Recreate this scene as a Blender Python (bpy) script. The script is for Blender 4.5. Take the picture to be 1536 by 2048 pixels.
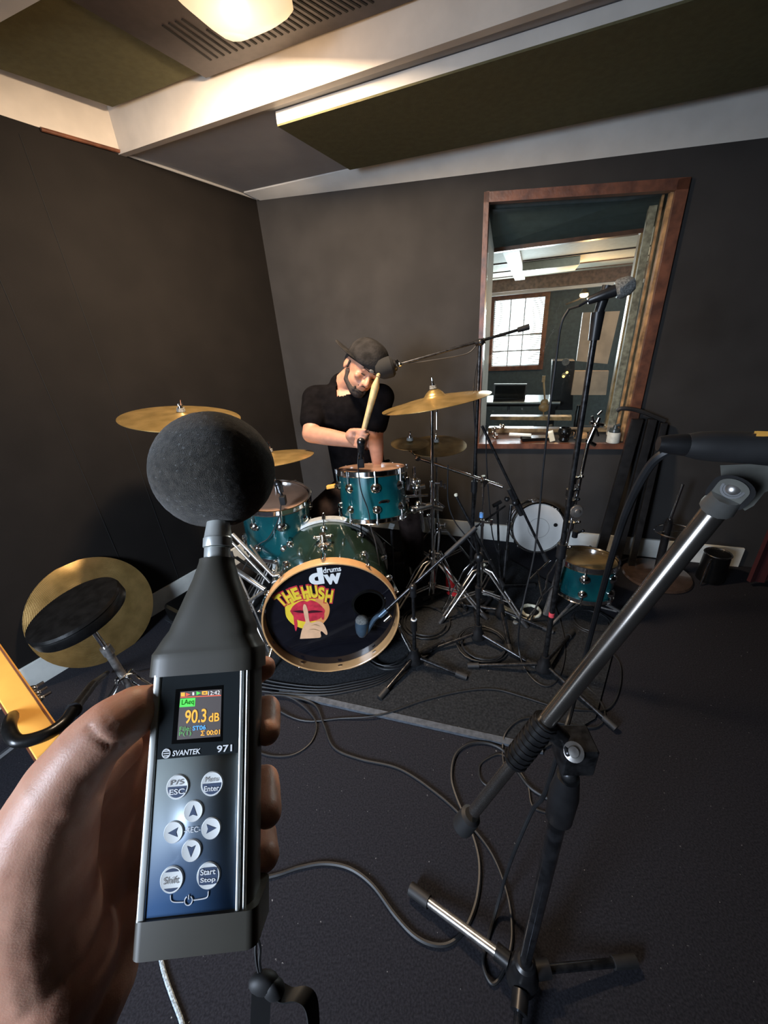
import bpy, bmesh, math, random
from mathutils import Vector, Matrix, noise
random.seed(7)

for o in list(bpy.data.objects): bpy.data.objects.remove(o)
S = bpy.context.scene
COL = S.collection
PI = math.pi
# ------------------------------------------------------------------ camera
FPX, CH = 765.0, 1.35
dn = Vector((117, 1606, FPX)).normalized()
fh = (Vector((0, 0, 1)) - dn * dn.z).normalized()
rt = fh.cross(-dn)
R = Matrix((rt, fh, -dn))                 # camera (right, down, forward) -> world
EYE = Vector((0, 0, CH))
cd = bpy.data.cameras.new('camera'); cam = bpy.data.objects.new('camera', cd); COL.objects.link(cam)
m = Matrix((R @ Vector((1, 0, 0)), R @ Vector((0, -1, 0)), R @ Vector((0, 0, -1)))).transposed().to_4x4()
m.translation = EYE; cam.matrix_world = m
cd.sensor_fit = 'VERTICAL'; cd.sensor_height = 36; cd.sensor_width = 27; cd.lens = FPX / 2048 * 36
cd.clip_start = 0.01; cd.clip_end = 60
S.camera = cam
S.view_settings.view_transform = 'Standard'; S.view_settings.look = 'None'
S.view_settings.exposure = 0.0; S.view_settings.gamma = 1; S.view_settings.use_curve_mapping = False
w = bpy.data.worlds.new('world'); S.world = w; w.use_nodes = True
w.node_tree.nodes['Background'].inputs[0].default_value = (0.75, 0.87, 1.0, 1)
w.node_tree.nodes['Background'].inputs[1].default_value = 3.0

def ray(px, py): return R @ Vector((px - 768, py - 1024, FPX))
def zp(px, py, z): d = ray(px, py); return EYE + d * ((z - CH) / d.z)
def yp(px, py, Y): d = ray(px, py); return EYE + d * (Y / d.y)
def dp(px, py, zc): return EYE + ray(px, py) * (zc / FPX)
def pl(px, py, p0, n): d = ray(px, py); return EYE + d * ((p0 - EYE).dot(n) / d.dot(n))
def proj(p): q = R.transposed() @ (Vector(p) - EYE); return (768 + FPX * q.x / q.z, 1024 + FPX * q.y / q.z, q.z)
def vz(x, y, py):                         # height above floor point (x, y) that shows at image row py
    a, b = -0.5, 3.0
    for _ in range(40):
        c = (a + b) / 2
        if proj((x, y, c))[1] > py: a = c
        else: b = c
    return Vector((x, y, (a + b) / 2))

# wall planes
CK = 0.9
A0 = zp(615, 1014, .108); A1 = zp(1490, 1099, .108); L0 = zp(35, 1345, .108)
for v in (A0, A1, L0): v.z = 0
BD = (A1 - A0).normalized(); BN = Vector((-BD.y, BD.x, 0))          # BN points away from the camera
LD = (A0 - L0).normalized(); LN = Vector((LD.y, -LD.x, 0))          # LN points into the room
def bw(px, py, t=0.0): return pl(px, py, A0 + BN * t, BN)
def lw(px, py, t=0.0): return pl(px, py, A0 + LN * t, LN)
CZ = 2.117                                # ceiling height
TZ = 2.262                                # tray ceiling height

# ------------------------------------------------------------------ lights
def area(name, loc, tgt, size, power, col, sy=None):
    l = bpy.data.lights.new(name, 'AREA'); l.energy = power; l.color = col
    l.shape = 'RECTANGLE'; l.size = size; l.size_y = sy or size
    o = bpy.data.objects.new(name, l); COL.objects.link(o); o.location = loc
    o.rotation_euler = (Vector(tgt) - Vector(loc)).to_track_quat('-Z', 'Y').to_euler(); return o
LAMPPOS = zp(467, -6, 2.172)
area('daylight_behind_left', (-1.60, -0.92, 1.45), (-0.55, 1.0, 0.5), 0.55, 36, (0.70, 0.82, 1.0), 0.9).data.spread = 1.65  # unseen daylight from behind left; the lamp stands clear of the added doorway
pt = bpy.data.lights.new('ceiling_lamp_light', 'POINT'); pt.energy = 4.5; pt.color = (1.0, 0.66, 0.38); pt.shadow_soft_size = 0.05
po = bpy.data.objects.new('ceiling_lamp_light', pt); COL.objects.link(po); po.location = LAMPPOS + Vector((0, 0, -0.10))
area('ceiling_lamp_downlight', LAMPPOS + Vector((0, 0, -0.06)), LAMPPOS + Vector((-.12, .30, -1)), 0.20, 54, (1.0, 0.76, 0.53))

# ------------------------------------------------------------------ materials
def mat(name, col, rough=0.5, metal=0.0, var=0.12, scale=30, bump=0.0, bscale=200, coat=0.0, sss=0.0, emit=None, es=0, spec=0.5, sheen=0, col2=None, alpha=None, trans=0):
    m = bpy.data.materials.new(name); m.use_nodes = True; nt = m.node_tree; N = nt.nodes; Lk = nt.links
    b = N['Principled BSDF']
    tc = N.new('ShaderNodeTexCoord'); nz = N.new('ShaderNodeTexNoise'); nz.inputs['Scale'].default_value = scale
    nz.inputs['Detail'].default_value = 6
    Lk.new(tc.outputs['Object'], nz.inputs['Vector'])
    mx = N.new('ShaderNodeMix'); mx.data_type = 'RGBA'
    c = Vector(col[:3]); c2 = Vector(col2[:3]) if col2 else c * (1 - var * 2)
    if not col2: c = c * (1 + var)
    mx.inputs[6].default_value = (*c2, 1); mx.inputs[7].default_value = (*c, 1)
    cr = N.new('ShaderNodeMapRange'); cr.inputs[1].default_value = .35; cr.inputs[2].default_value = .65
    Lk.new(nz.outputs['Fac'], cr.inputs[0]); Lk.new(cr.outputs[0], mx.inputs[0])
    Lk.new(mx.outputs[2], b.inputs['Base Color'])
    b.inputs['Roughness'].default_value = rough; b.inputs['Metallic'].default_value = metal
    b.inputs['Specular IOR Level'].default_value = spec
    b.inputs['Coat Weight'].default_value = coat; b.inputs['Coat Roughness'].default_value = 0.05
    b.inputs['Sheen Weight'].default_value = sheen
    if sss:
        b.inputs['Subsurface Weight'].default_value = sss; b.inputs['Subsurface Radius'].default_value = (1, .35, .2)
        b.inputs['Subsurface Scale'].default_value = 0.006
    if trans: b.inputs['Transmission Weight'].default_value = trans
    if emit: b.inputs['Emission Color'].default_value = (*emit, 1); b.inputs['Emission Strength'].default_value = es
    if bump:
        n2 = N.new('ShaderNodeTexNoise'); n2.inputs['Scale'].default_value = bscale; n2.inputs['Detail'].default_value = 5
        Lk.new(tc.outputs['Object'], n2.inputs['Vector'])
        bp = N.new('ShaderNodeBump'); bp.inputs['Strength'].default_value = bump; bp.inputs['Distance'].default_value = .004
        Lk.new(n2.outputs['Fac'], bp.inputs['Height']); Lk.new(bp.outputs[0], b.inputs['Normal'])
    return m
def speckle(m, thr, colr, scale):
    """small light lint specks on a cloth surface"""
    nt = m.node_tree; N = nt.nodes; Lk = nt.links; b = N['Principled BSDF']
    tc = N.new('ShaderNodeTexCoord'); nz = N.new('ShaderNodeTexNoise'); nz.inputs['Scale'].default_value = scale; nz.inputs['Detail'].default_value = 3
    Lk.new(tc.outputs['Object'], nz.inputs['Vector'])
    r = N.new('ShaderNodeMapRange'); r.inputs[1].default_value = thr; r.inputs[2].default_value = thr + .06
    Lk.new(nz.outputs['Fac'], r.inputs[0])
    src = b.inputs['Base Color'].links[0].from_socket
    mx = N.new('ShaderNodeMix'); mx.data_type = 'RGBA'; Lk.new(r.outputs[0], mx.inputs[0]); Lk.new(src, mx.inputs[6])
    mx.inputs[7].default_value = (*colr, 1); Lk.new(mx.outputs[2], b.inputs['Base Color'])
    return m
def grooves(m, scale=60, st=.35):
    nt = m.node_tree; N = nt.nodes; tc = N.new('ShaderNodeTexCoord'); wv = N.new('ShaderNodeTexWave'); wv.wave_type = 'RINGS'; wv.rings_direction = 'SPHERICAL'
    wv.inputs['Scale'].default_value = scale; wv.inputs['Distortion'].default_value = .6; wv.inputs['Detail'].default_value = 2
    bp = N.new('ShaderNodeBump'); bp.inputs['Strength'].default_value = st; bp.inputs['Distance'].default_value = .002
    nt.links.new(tc.outputs['Object'], wv.inputs['Vector']); nt.links.new(wv.outputs['Fac'], bp.inputs['Height']); nt.links.new(bp.outputs[0], N['Principled BSDF'].inputs['Normal']); return m
M = {}
M['wall'] = mat('black_wall_cloth', (.0105, .0088, .0078), .85, var=.08, scale=6, bump=.15, bscale=900, spec=.2)
M['wallb'] = mat('charcoal_wall_cloth', (.038, .036, .035), .85, var=.08, scale=5, bump=.15, bscale=900, spec=.2)
M['floor'] = speckle(mat('dark_carpet', (.0215, .0215, .0265), .95, var=.2, scale=220, bump=.35, bscale=1500, spec=.1), .72, (.3, .3, .3), 120)
M['rug'] = speckle(mat('charcoal_rug', (.023, .025, .028), .95, var=.2, scale=120, bump=.4, bscale=700, spec=.1), .70, (.12, .12, .12), 90)
M['white'] = mat('white_paint', (.55, .54, .51), .6, var=.04, scale=8)
M['tray'] = mat('cream_paint', (.56, .51, .45), .55, var=.05, scale=8)
M['grey'] = mat('grey_board', (.30, .30, .31), .7, var=.03, scale=8)
M['olive'] = mat('olive_felt', (.12, .112, .062), .95, var=.05, scale=40, bump=.5, bscale=600, spec=.1)
M['grille'] = mat('dark_brown_metal', (.045, .035, .034), .5, var=.1)
M['slot'] = mat('slot_black', (.004, .004, .004), .9)
M['wood'] = mat('red_brown_wood', (.165, .062, .032), .4, var=.35, scale=18, bump=.2, bscale=60, col2=(.07, .027, .016))
M['wood2'] = mat('golden_wood', (.42, .24, .10), .4, var=.3, scale=20)
M['ply'] = mat('pale_plywood', (.66, .42, .27), .6, var=.12, scale=7)
M['base'] = mat('skirting_paint', (.74, .75, .70), .6, var=.06, scale=12)
M['chrome'] = mat('chrome', (.80, .80, .80), .12, 1.0, var=.05)
M['steel'] = mat('worn_steel', (.46, .44, .42), .28, .85, var=.15, scale=60)
M['black'] = mat('satin_black', (.012, .012, .013), .35, var=.2)
M['blackm'] = mat('worn_black_metal', (.055, .055, .058), .3, .8, var=.3, scale=80)
M['rubber'] = mat('black_rubber', (.016, .016, .017), .6, var=.15)
M['cable'] = mat('cable_rubber', (.012, .013, .015), .5, var=.15)
M['cableg'] = mat('grey_cable', (.10, .11, .12), .35, var=.15)
M['greyc'] = mat('pale_braid', (.42, .50, .55), .6, var=.3, scale=200)
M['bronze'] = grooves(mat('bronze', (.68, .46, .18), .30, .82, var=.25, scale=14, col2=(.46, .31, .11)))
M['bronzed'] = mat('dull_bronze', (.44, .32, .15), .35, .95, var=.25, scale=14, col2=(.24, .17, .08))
M['teal'] = mat('teal_lacquer', (.004, .105, .115), .25, .25, var=.3, scale=5, coat=1.0, col2=(.002, .05, .062))
M['green'] = mat('dark_green_lacquer', (.018, .036, .027), .15, .2, var=.2, scale=5, coat=1.0)
M['hoopw'] = mat('maple_hoop', (.56, .31, .13), .3, var=.1, scale=10, coat=.6)
M['hoopb'] = mat('inner_wood', (.36, .20, .09), .4, var=.1)
M['headb'] = mat('gloss_black_film', (.006, .006, .009), .10, var=.1, coat=.4)
M['heads'] = mat('smoky_film', (.40, .24, .16), .3, var=.15, scale=6, coat=.5)
M['headw'] = mat('white_film', (.80, .80, .77), .4, var=.04, scale=9)
M['headd'] = mat('dark_gold_film', (.19, .13, .055), .25, var=.15, scale=9, coat=.3)
M['skin'] = mat('skin', (.40, .20, .13), .5, var=.05, scale=35, bump=.08, bscale=420, sss=.35, spec=.4)
M['skinh'] = mat('hand_skin', (.60, .33, .23), .46, var=.14, scale=40, bump=.09, bscale=900, sss=.35, spec=.4, col2=(.50, .25, .17))
M['nail'] = mat('nail', (.55, .30, .24), .3)
M['shirt'] = mat('black_cotton', (.0045, .004, .0045), 1.0, var=.15, bump=.3, bscale=60, spec=.04)
M['trouser'] = mat('dark_brown_cloth', (.030, .020, .018), .9, var=.15, bump=.3, bscale=60, spec=.15)
M['cap'] = mat('faded_black_cotton', (.014, .013, .013), .9, var=.35, scale=20, bump=.5, bscale=120, spec=.2)
M['hair'] = mat('dark_hair', (.018, .012, .010), .7, var=.3, scale=200, bump=.8, bscale=400)
M['stick'] = mat('drumstick_wood', (.50, .36, .17), .5, var=.12, scale=40)
M['foam'] = speckle(mat('grey_foam', (.054, .047, .038), 1.0, var=.25, scale=260, bump=.7, bscale=1800, spec=.08, sheen=.3), .64, (.15, .15, .145), 420)
M['cone'] = mat('meter_plastic', (.060, .055, .044), .42, var=.04, scale=30)
M['alu'] = mat('brushed_aluminium', (.75, .77, .74), .30, .6, var=.05, scale=60)
M['alud'] = mat('grey_aluminium', (.17, .17, .16), .35, .6, var=.05, scale=60)
M['nickel'] = mat('nickel', (.66, .62, .55), .2, 1.0, var=.06)
M['panelk'] = mat('dark_panel', (.018, .022, .024), .18, var=.05)
M['btn'] = mat('silver_button', (.80, .81, .79), .4, .0, var=.04)
M['btnb'] = mat('navy_print', (.05, .075, .14), .4, var=.04)
M['txtw'] = mat('white_print', (.80, .80, .80), .5, var=.02)
M['txtg'] = mat('grey_print', (.22, .20, .19), .5, var=.02)
M['logow'] = mat('white_logo', (.80, .80, .78), .5, var=.02)
M['yel'] = mat('yellow_ink', (.85, .60, .04), .5, var=.05)
M['ora'] = mat('orange_ink', (.80, .32, .10), .5, var=.05)
M['lip'] = mat('red_ink', (.62, .035, .06), .4, var=.15, scale=40)
M['lipd'] = mat('dark_ink', (.05, .005, .01), .5)
M['fing'] = mat('peach_ink', (.80, .47, .27), .5, var=.05)
M['bluem'] = mat('blue_grey_metal', (.075, .12, .17), .35, .5, var=.1)
M['greym'] = mat('grey_mesh', (.28, .29, .28), .5, .5, var=.3, scale=300, bump=.8, bscale=900)
M['vinyl'] = mat('black_vinyl', (.005, .005, .005), .3, spec=.3, var=.2, bump=.1, bscale=80)
M['orangew'] = mat('amber_maple', (.72, .36, .07), .35, var=.08, scale=8, coat=.5)
M['red'] = mat('red_cloth', (.60, .02, .025), .6, var=.1)
M['dred'] = mat('dark_red_cloth', (.045, .003, .004), .9, var=.1)
M['tape'] = mat('pink_tape', (.75, .08, .10), .5)
M['cream'] = mat('cream_plastic', (.72, .68, .52), .4, var=.05)
M['blue'] = mat('blue_tape', (.15, .35, .70), .4)
M['jarw'] = mat('label_white', (.55, .56, .50), .5, var=.08, scale=40)
M['jard'] = mat('jar_lid', (.04, .05, .05), .3)
M['disc'] = mat('brown_enamel', (.085, .055, .042), .25, .4, var=.15, coat=.6)
M['rawwall'] = mat('rough_plaster', (.55, .42, .28), .7, var=.3, scale=40, bump=1.0, bscale=60, col2=(.25, .18, .12))
M['tealwall'] = mat('dark_teal_wall', (.045, .060, .062), .7, var=.1)
M['creamceil'] = mat('cream_ceiling', (.36, .34, .27), .7, var=.06)
M['brownbeam'] = mat('brown_beam', (.12, .075, .055), .6, var=.2)
def emi(name, col, s):
    m = bpy.data.materials.new(name); m.use_nodes = True; nt = m.node_tree
    b = nt.nodes['Principled BSDF']; b.inputs['Base Color'].default_value = (*[c * .5 for c in col], 1)
    b.inputs['Emission Color'].default_value = (*col, 1); b.inputs['Emission Strength'].default_value = s
    return m
M['darksteel'] = mat('dark_polished_tube', (.10, .105, .115), .18, .9, var=.25, scale=50)
M['boomsteel'] = mat('boom_tube', (.38, .35, .32), .22, .95, var=.08, scale=25)
M['clipgrey'] = mat('worn_grey_plastic', (.13, .13, .115), .5, var=.08, scale=60)
M['lampg'] = emi('lit_lamp_glass', (1.0, .62, .24), 1.6)
M['lamph'] = emi('lamp_bulb', (1.0, .85, .55), 14)
M['sky'] = emi('daylight_sky', (.86, .95, 1.0), 5)
M['warm'] = emi('warm_bulb', (1.0, .55, .18), 40)
M['amber'] = emi('amber_led', (1.0, .65, .2), 3)
M['s_or'] = emi('screen_orange', (1.0, .45, .03), .9)
M['s_rd'] = emi('screen_red', (1.0, .12, .05), .8)
M['s_gr'] = emi('screen_green', (.08, .75, .08), .8)
M['s_gd'] = emi('screen_dim_green', (.10, .42, .10), .8)
M['s_bl'] = emi('screen_blue', (.08, .42, .95), .8)
M['s_wh'] = emi('screen_white', (.85, .85, .85), .8)
M['s_bg'] = emi('screen_background', (.060, .050, .050), .8)
M['s_bk'] = mat('screen_black', (.003, .003, .003), .15)
hl = bpy.data.materials.new('lit_frosted_glass'); hl.use_nodes = True; nt = hl.node_tree; b = nt.nodes['Principled BSDF']
b.inputs['Base Color'].default_value = (.10, .08, .05, 1); tc = nt.nodes.new('ShaderNodeTexCoord'); ln = nt.nodes.new('ShaderNodeVectorMath'); ln.operation = 'LENGTH'
nt.links.new(tc.outputs['Object'], ln.inputs[0]); rp = nt.nodes.new('ShaderNodeValToRGB'); nt.links.new(ln.outputs['Value'], rp.inputs[0])
rp.color_ramp.elements[0].position = .10; rp.color_ramp.elements[0].color = (1, .88, .60, 1); rp.color_ramp.elements[1].position = .20; rp.color_ramp.elements[1].color = (.85, .40, .10, 1)
nt.links.new(rp.outputs[0], b.inputs['Emission Color']); b.inputs['Emission Strength'].default_value = 1.1
M['hotlamp'] = hl
g = bpy.data.materials.new('window_glass'); g.use_nodes = True
nt = g.node_tree; nt.nodes.clear()
out = nt.nodes.new('ShaderNodeOutputMaterial'); mxs = nt.nodes.new('ShaderNodeMixShader')
tr = nt.nodes.new('ShaderNodeBsdfTransparent'); gl = nt.nodes.new('ShaderNodeBsdfGlossy'); gl.inputs['Roughness'].default_value = .02
fr = nt.nodes.new('ShaderNodeFresnel'); fr.inputs[0].default_value = 1.6
tr.inputs[0].default_value = (.92, .95, .93, 1)
nt.links.new(fr.outputs[0], mxs.inputs[0]); nt.links.new(tr.outputs[0], mxs.inputs[1]); nt.links.new(gl.outputs[0], mxs.inputs[2]); nt.links.new(mxs.outputs[0], out.inputs[0])
M['glass'] = g
def keypad_mat():
    m = mat('keypad_foil', (.2, .25, .3), .35, .35, var=.03)
    nt = m.node_tree; N = nt.nodes; b = N['Principled BSDF']
    tc = N.new('ShaderNodeTexCoord'); sp = N.new('ShaderNodeSeparateXYZ'); nt.links.new(tc.outputs['Generated'], sp.inputs[0])
    return m, tc, sp
# ------------------------------------------------------------------ mesh building
def frame(ax):
    a = Vector(ax).normalized()
    h = Vector((0, 0, 1)) if abs(a.z) < .9 else Vector((1, 0, 0))
    x = h.cross(a).normalized(); return x, a.cross(x), a
def cr(pts, n=6):
    P = [Vector(p) for p in pts]; P = [P[0] * 2 - P[1]] + P + [P[-1] * 2 - P[-2]]; o = []
    for i in range(1, len(P) - 2):
        for k in range(n):
            t = k / n; a, b, c, d = P[i - 1:i + 3]
            o.append(.5 * ((2 * b) + (c - a) * t + (2 * a - 5 * b + 4 * c - d) * t * t + (3 * b - a - 3 * c + d) * t ** 3))
    o.append(P[-2]); return o
class MB:
    def __init__(s): s.v = []; s.f = []; s.mi = []; s.cm = 0
    def add(s, vs, fs):
        n = len(s.v); s.v += [Vector(v) for v in vs]; s.f += [[i + n for i in f] for f in fs]; s.mi += [s.cm] * len(fs); return s
    def lathe(s, prof, org, ax=(0, 0, 1), seg=24, cap=True, sx=1, sy=1):
        x, y, a = frame(ax); org = Vector(org); vs = []; fs = []
        for r, h in prof:
            for k in range(seg):
                t = 2 * PI * k / seg; vs.append(org + a * h + x * (math.cos(t) * r * sx) + y * (math.sin(t) * r * sy))
        for i in range(len(prof) - 1):
            for k in range(seg):
                k2 = (k + 1) % seg; fs.append((i * seg + k, i * seg + k2, (i + 1) * seg + k2, (i + 1) * seg + k))
        if cap:
            if prof[0][0] > 1e-5: fs.append(tuple(reversed(range(seg))))
            if prof[-1][0] > 1e-5: fs.append(tuple((len(prof) - 1) * seg + k for k in range(seg)))
        return s.add(vs, fs)
    def tube(s, a, b, r0, r1=None, seg=12):
        a = Vector(a); b = Vector(b); L = (b - a).length
        return s.lathe([(r0, 0), (r0 if r1 is None else r1, L)], a, b - a, seg)
    def path(s, pts, r, seg=8, rf=None, flat=1.0):
        P = [Vector(p) for p in pts]; n = len(P); vs = []; fs = []; up = None
        for i in range(n):
            d = (P[min(i + 1, n - 1)] - P[max(i - 1, 0)]).normalized()
            if up is None: x, y, _ = frame(d)
            else:
                x = (up - d * up.dot(d)).normalized(); y = d.cross(x)
            up = x; rr = rf(i / (n - 1)) * r if rf else r
            for k in range(seg):
                t = 2 * PI * k / seg; vs.append(P[i] + x * math.cos(t) * rr + y * math.sin(t) * rr * flat)
        for i in range(n - 1):
            for k in range(seg):
                k2 = (k + 1) % seg; fs.append((i * seg + k, i * seg + k2, (i + 1) * seg + k2, (i + 1) * seg + k))
        fs += [tuple(reversed(range(seg))), tuple((n - 1) * seg + k for k in range(seg))]
        return s.add(vs, fs)
    def box(s, c, sz, X=(1, 0, 0), Y=(0, 1, 0), Z=(0, 0, 1), bev=0):
        c = Vector(c); X, Y, Z = Vector(X), Vector(Y), Vector(Z)
        if bev:
            bm = bmesh.new(); bmesh.ops.create_cube(bm, size=1)
            for v in bm.verts: v.co = Vector((v.co.x * sz[0], v.co.y * sz[1], v.co.z * sz[2]))
            bmesh.ops.bevel(bm, geom=bm.edges[:], offset=bev, segments=3, profile=.7, affect='EDGES')
            bm.verts.index_update(); vs = [c + X * v.co.x + Y * v.co.y + Z * v.co.z for v in bm.verts]
            fs = [[v.index for v in f.verts] for f in bm.faces]; bm.free(); return s.add(vs, fs)
        vs = [c + X * (sz[0] / 2 * i) + Y * (sz[1] / 2 * j) + Z * (sz[2] / 2 * k) for i in (-1, 1) for j in (-1, 1) for k in (-1, 1)]
        return s.add(vs, [(0, 1, 3, 2), (4, 6, 7, 5), (0, 4, 5, 1), (2, 3, 7, 6), (0, 2, 6, 4), (1, 5, 7, 3)])
    def ell(s, c, r, X=(1, 0, 0), Y=(0, 1, 0), Z=(0, 0, 1), seg=16, rings=10):
        if not isinstance(r, (tuple, list)): r = (r, r, r)
        c = Vector(c); X, Y, Z = Vector(X), Vector(Y), Vector(Z); vs = [c - Z * r[2]]; fs = []
        for i in range(1, rings):
            p = -PI / 2 + PI * i / rings
            for k in range(seg):
                t = 2 * PI * k / seg
                vs.append(c + X * r[0] * math.cos(p) * math.cos(t) + Y * r[1] * math.cos(p) * math.sin(t) + Z * r[2] * math.sin(p))
        vs.append(c + Z * r[2]); T = len(vs) - 1
        for k in range(seg):
            k2 = (k + 1) % seg; fs.append((0, 1 + k2, 1 + k)); fs.append((T, T - seg + k, T - seg + k2))
            for i in range(rings - 2): fs.append((1 + i * seg + k, 1 + i * seg + k2, 1 + (i + 1) * seg + k2, 1 + (i + 1) * seg + k))
        return s.add(vs, fs)
    def cap(s, a, b, r0, r1=None, seg=14):           # capsule for bodies
        a = Vector(a); b = Vector(b); r1 = r0 if r1 is None else r1; L = (b - a).length; pr = []
        for i in range(6): t = PI / 2 * i / 5; pr.append((r0 * math.sin(t) + 1e-6, -r0 * math.cos(t)))
        for i in range(6): t = PI / 2 * i / 5; pr.append((r1 * math.cos(t) + 1e-6, L + r1 * math.sin(t)))
        return s.lathe(pr, a, b - a, seg, cap=True)
    def prism(s, poly, th):                         # poly: ordered 3D points, extruded by vector th
        P = [Vector(p) for p in poly]; th = Vector(th); n = len(P)
        fs = [tuple(reversed(range(n))), tuple(range(n, 2 * n))] + [(i, (i + 1) % n, n + (i + 1) % n, n + i) for i in range(n)]
        return s.add(P + [p + th for p in P], fs)
    def build(s, name, mt, parent=None, ang=35, kind=None, recalc=True):
        root = parent
        org = Vector((0, 0, 0)); q = parent
        while q is not None: org = org + Vector(q.location); q = q.parent
        me = bpy.data.meshes.new(name); me.from_pydata([v - org for v in s.v], [], s.f)
        for m_ in (mt if isinstance(mt, (list, tuple)) else [mt]): me.materials.append(m_)
        for p, i in zip(me.polygons, s.mi): p.material_index = i
        if recalc:
            bm = bmesh.new(); bm.from_mesh(me); bmesh.ops.recalc_face_normals(bm, faces=bm.faces[:]); bm.to_mesh(me); bm.free()
        me.polygons.foreach_set('use_smooth', [True] * len(me.polygons))
        if ang < 180: me.set_sharp_from_angle(angle=math.radians(ang))
        o = bpy.data.objects.new(name, me); COL.objects.link(o); o.parent = parent
        if kind: o['kind'] = kind
        return o
def tag(o, label, cat, group=None):
    o['label'] = label; o['category'] = cat
    if group: o['group'] = group
    return o
def thing(name, loc, label, cat, group=None):
    o = bpy.data.objects.new(name, None); COL.objects.link(o); o.location = loc; o.empty_display_size = .05
    return tag(o, label, cat, group)
def lab(o, l): o['label'] = l; return o
def remesh(mb, name, mt, parent, vox, smooth=8, sub=0):
    o = mb.build('tmp_body', mt, parent, ang=180)
    md = o.modifiers.new('r', 'REMESH'); md.mode = 'VOXEL'; md.voxel_size = vox
    sm = o.modifiers.new('s', 'SMOOTH'); sm.factor = .5; sm.iterations = smooth
    if sub: ss = o.modifiers.new('u', 'SUBSURF'); ss.levels = sub; ss.render_levels = sub
    bpy.context.view_layer.update()
    dg = bpy.context.evaluated_depsgraph_get(); me = bpy.data.meshes.new_from_object(o.evaluated_get(dg))
    bpy.data.objects.remove(o)
    me.name = name; me.polygons.foreach_set('use_smooth', [True] * len(me.polygons))
    if not me.materials: me.materials.append(mt)
    n = bpy.data.objects.new(name, me); COL.objects.link(n); n.parent = parent
    return n
_tc = {}
def glyphs(txt, size=1.0, extrude=.0, offset=0.0):
    """lettering as mesh data, centred, unit size"""
    key = (txt, size, extrude, offset)
    if key in _tc: return _tc[key]
    c = bpy.data.curves.new('t', 'FONT'); c.body = txt; c.size = size; c.extrude = extrude; c.offset = offset
    c.align_x = 'CENTER'; c.align_y = 'CENTER'; c.resolution_u = 4
    o = bpy.data.objects.new('t', c); COL.objects.link(o); bpy.context.view_layer.update()
    me = bpy.data.meshes.new_from_object(o.evaluated_get(bpy.context.evaluated_depsgraph_get()))
    r = ([v.co.copy() for v in me.vertices], [list(p.vertices) for p in me.polygons])
    bpy.data.objects.remove(o); bpy.data.meshes.remove(me); bpy.data.curves.remove(c)
    _tc[key] = r; return r
def letter(mb, txt, size, org, X, Y, Z=None, rot=0, sx=1, shear=0, offset=0, ex=.02):
    vs, fs = glyphs(txt, 1.0, ex, offset); X = Vector(X); Y = Vector(Y); Z = Vector(Z) if Z else X.cross(Y); org = Vector(org)
    c, s_ = math.cos(rot), math.sin(rot); o = []
    for v in vs:
        a = v.x * sx * size + v.y * size * shear; b = v.y * size
        o.append(org + X * (a * c - b * s_) + Y * (a * s_ + b * c) + Z * (v.z * size))
    return mb.add(o, fs)
#==MAIN==

# ================================================================== setting
def struct(mb, name, mt, ang=35): return mb.build(name, mt, None, ang, kind='structure')
Bc = A0 + BD * 3.3; Lc = A0 - LD * 4.3; Rc = Bc + Vector((-.25, -3.9, 0)); UP = Vector((0, 0, 1))
HT = TZ + .12
mb = MB(); mb.prism([Lc + Vector((-.3, -.3, 0)), Rc + Vector((.3, -.3, 0)), Bc + BD * .3 + BN * .3, A0 + BN * .3 - BD * .3], (0, 0, -.1)); struct(mb, 'floor', M['floor'])
CB = 2.087; CL = 2.214
mb = MB(); mb.prism([A0, Lc, Lc + UP * CL, A0 + UP * CB], -LN * .1); struct(mb, 'wall_left', M['wall'])
mb = MB(); mb.prism([A0 + UP * CB, Lc + UP * CL, Lc + UP * HT, A0 + UP * HT], -LN * .1); struct(mb, 'trim_1', M['tray'])
# back wall with the opening for the control room window
w0 = bw(969, 386); w1 = bw(1380, 356); w2 = bw(944, 885); w3 = bw(1275, 885)
s0 = (w0 - A0).dot(BD); s1 = (w1 - A0).dot(BD); zt0, zt1 = w0.z, w1.z; zb0, zb1 = w2.z, w3.z
fw_ = .045                                          # frame board width
def W(s, z, t=0): return A0 + BD * s + BN * t + UP * z
SE = 3.3; TH = .30
o0, o1 = s0 + .01, s1 - .01
mb = MB()
mb.prism([W(0, 0), W(o0, 0), W(o0, HT), W(0, HT)], BN * TH)
mb.prism([W(o1, 0), W(SE, 0), W(SE, HT), W(o1, HT)], BN * TH)
mb.prism([W(o0, 0), W(o1, 0), W(o1, zb1), W(o0, zb0)], BN * TH)
mb.prism([W(o0, zt0), W(o1, zt1), W(o1, HT), W(o0, HT)], BN * TH)
struct(mb, 'wall_back', M['wallb'])
mb = MB(); mb.prism([Bc, Rc, Rc + Vector((.1, 0, 0)), Bc + Vector((.1, 0, 0))], UP * HT); struct(mb, 'wall_right', M['wall'])
mb = MB(); dR = (Rc - Lc)
a, b = Lc + dR * .015, Lc + dR * .16                 # unseen doorway added for daylight behind the camera
mb.prism([Lc, a, a - UP * 0 + Vector((0, -.1, 0)), Lc + Vector((0, -.1, 0))], UP * HT)
mb.prism([b, Rc, Rc + Vector((0, -.1, 0)), b + Vector((0, -.1, 0))], UP * HT)
mb.prism([a + UP * 2.0, b + UP * 2.0, b + UP * 2.0 + Vector((0, -.1, 0)), a + UP * 2.0 + Vector((0, -.1, 0))], UP * (HT - 2.0))
struct(mb, 'wall_rear', M['wall'])
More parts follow.
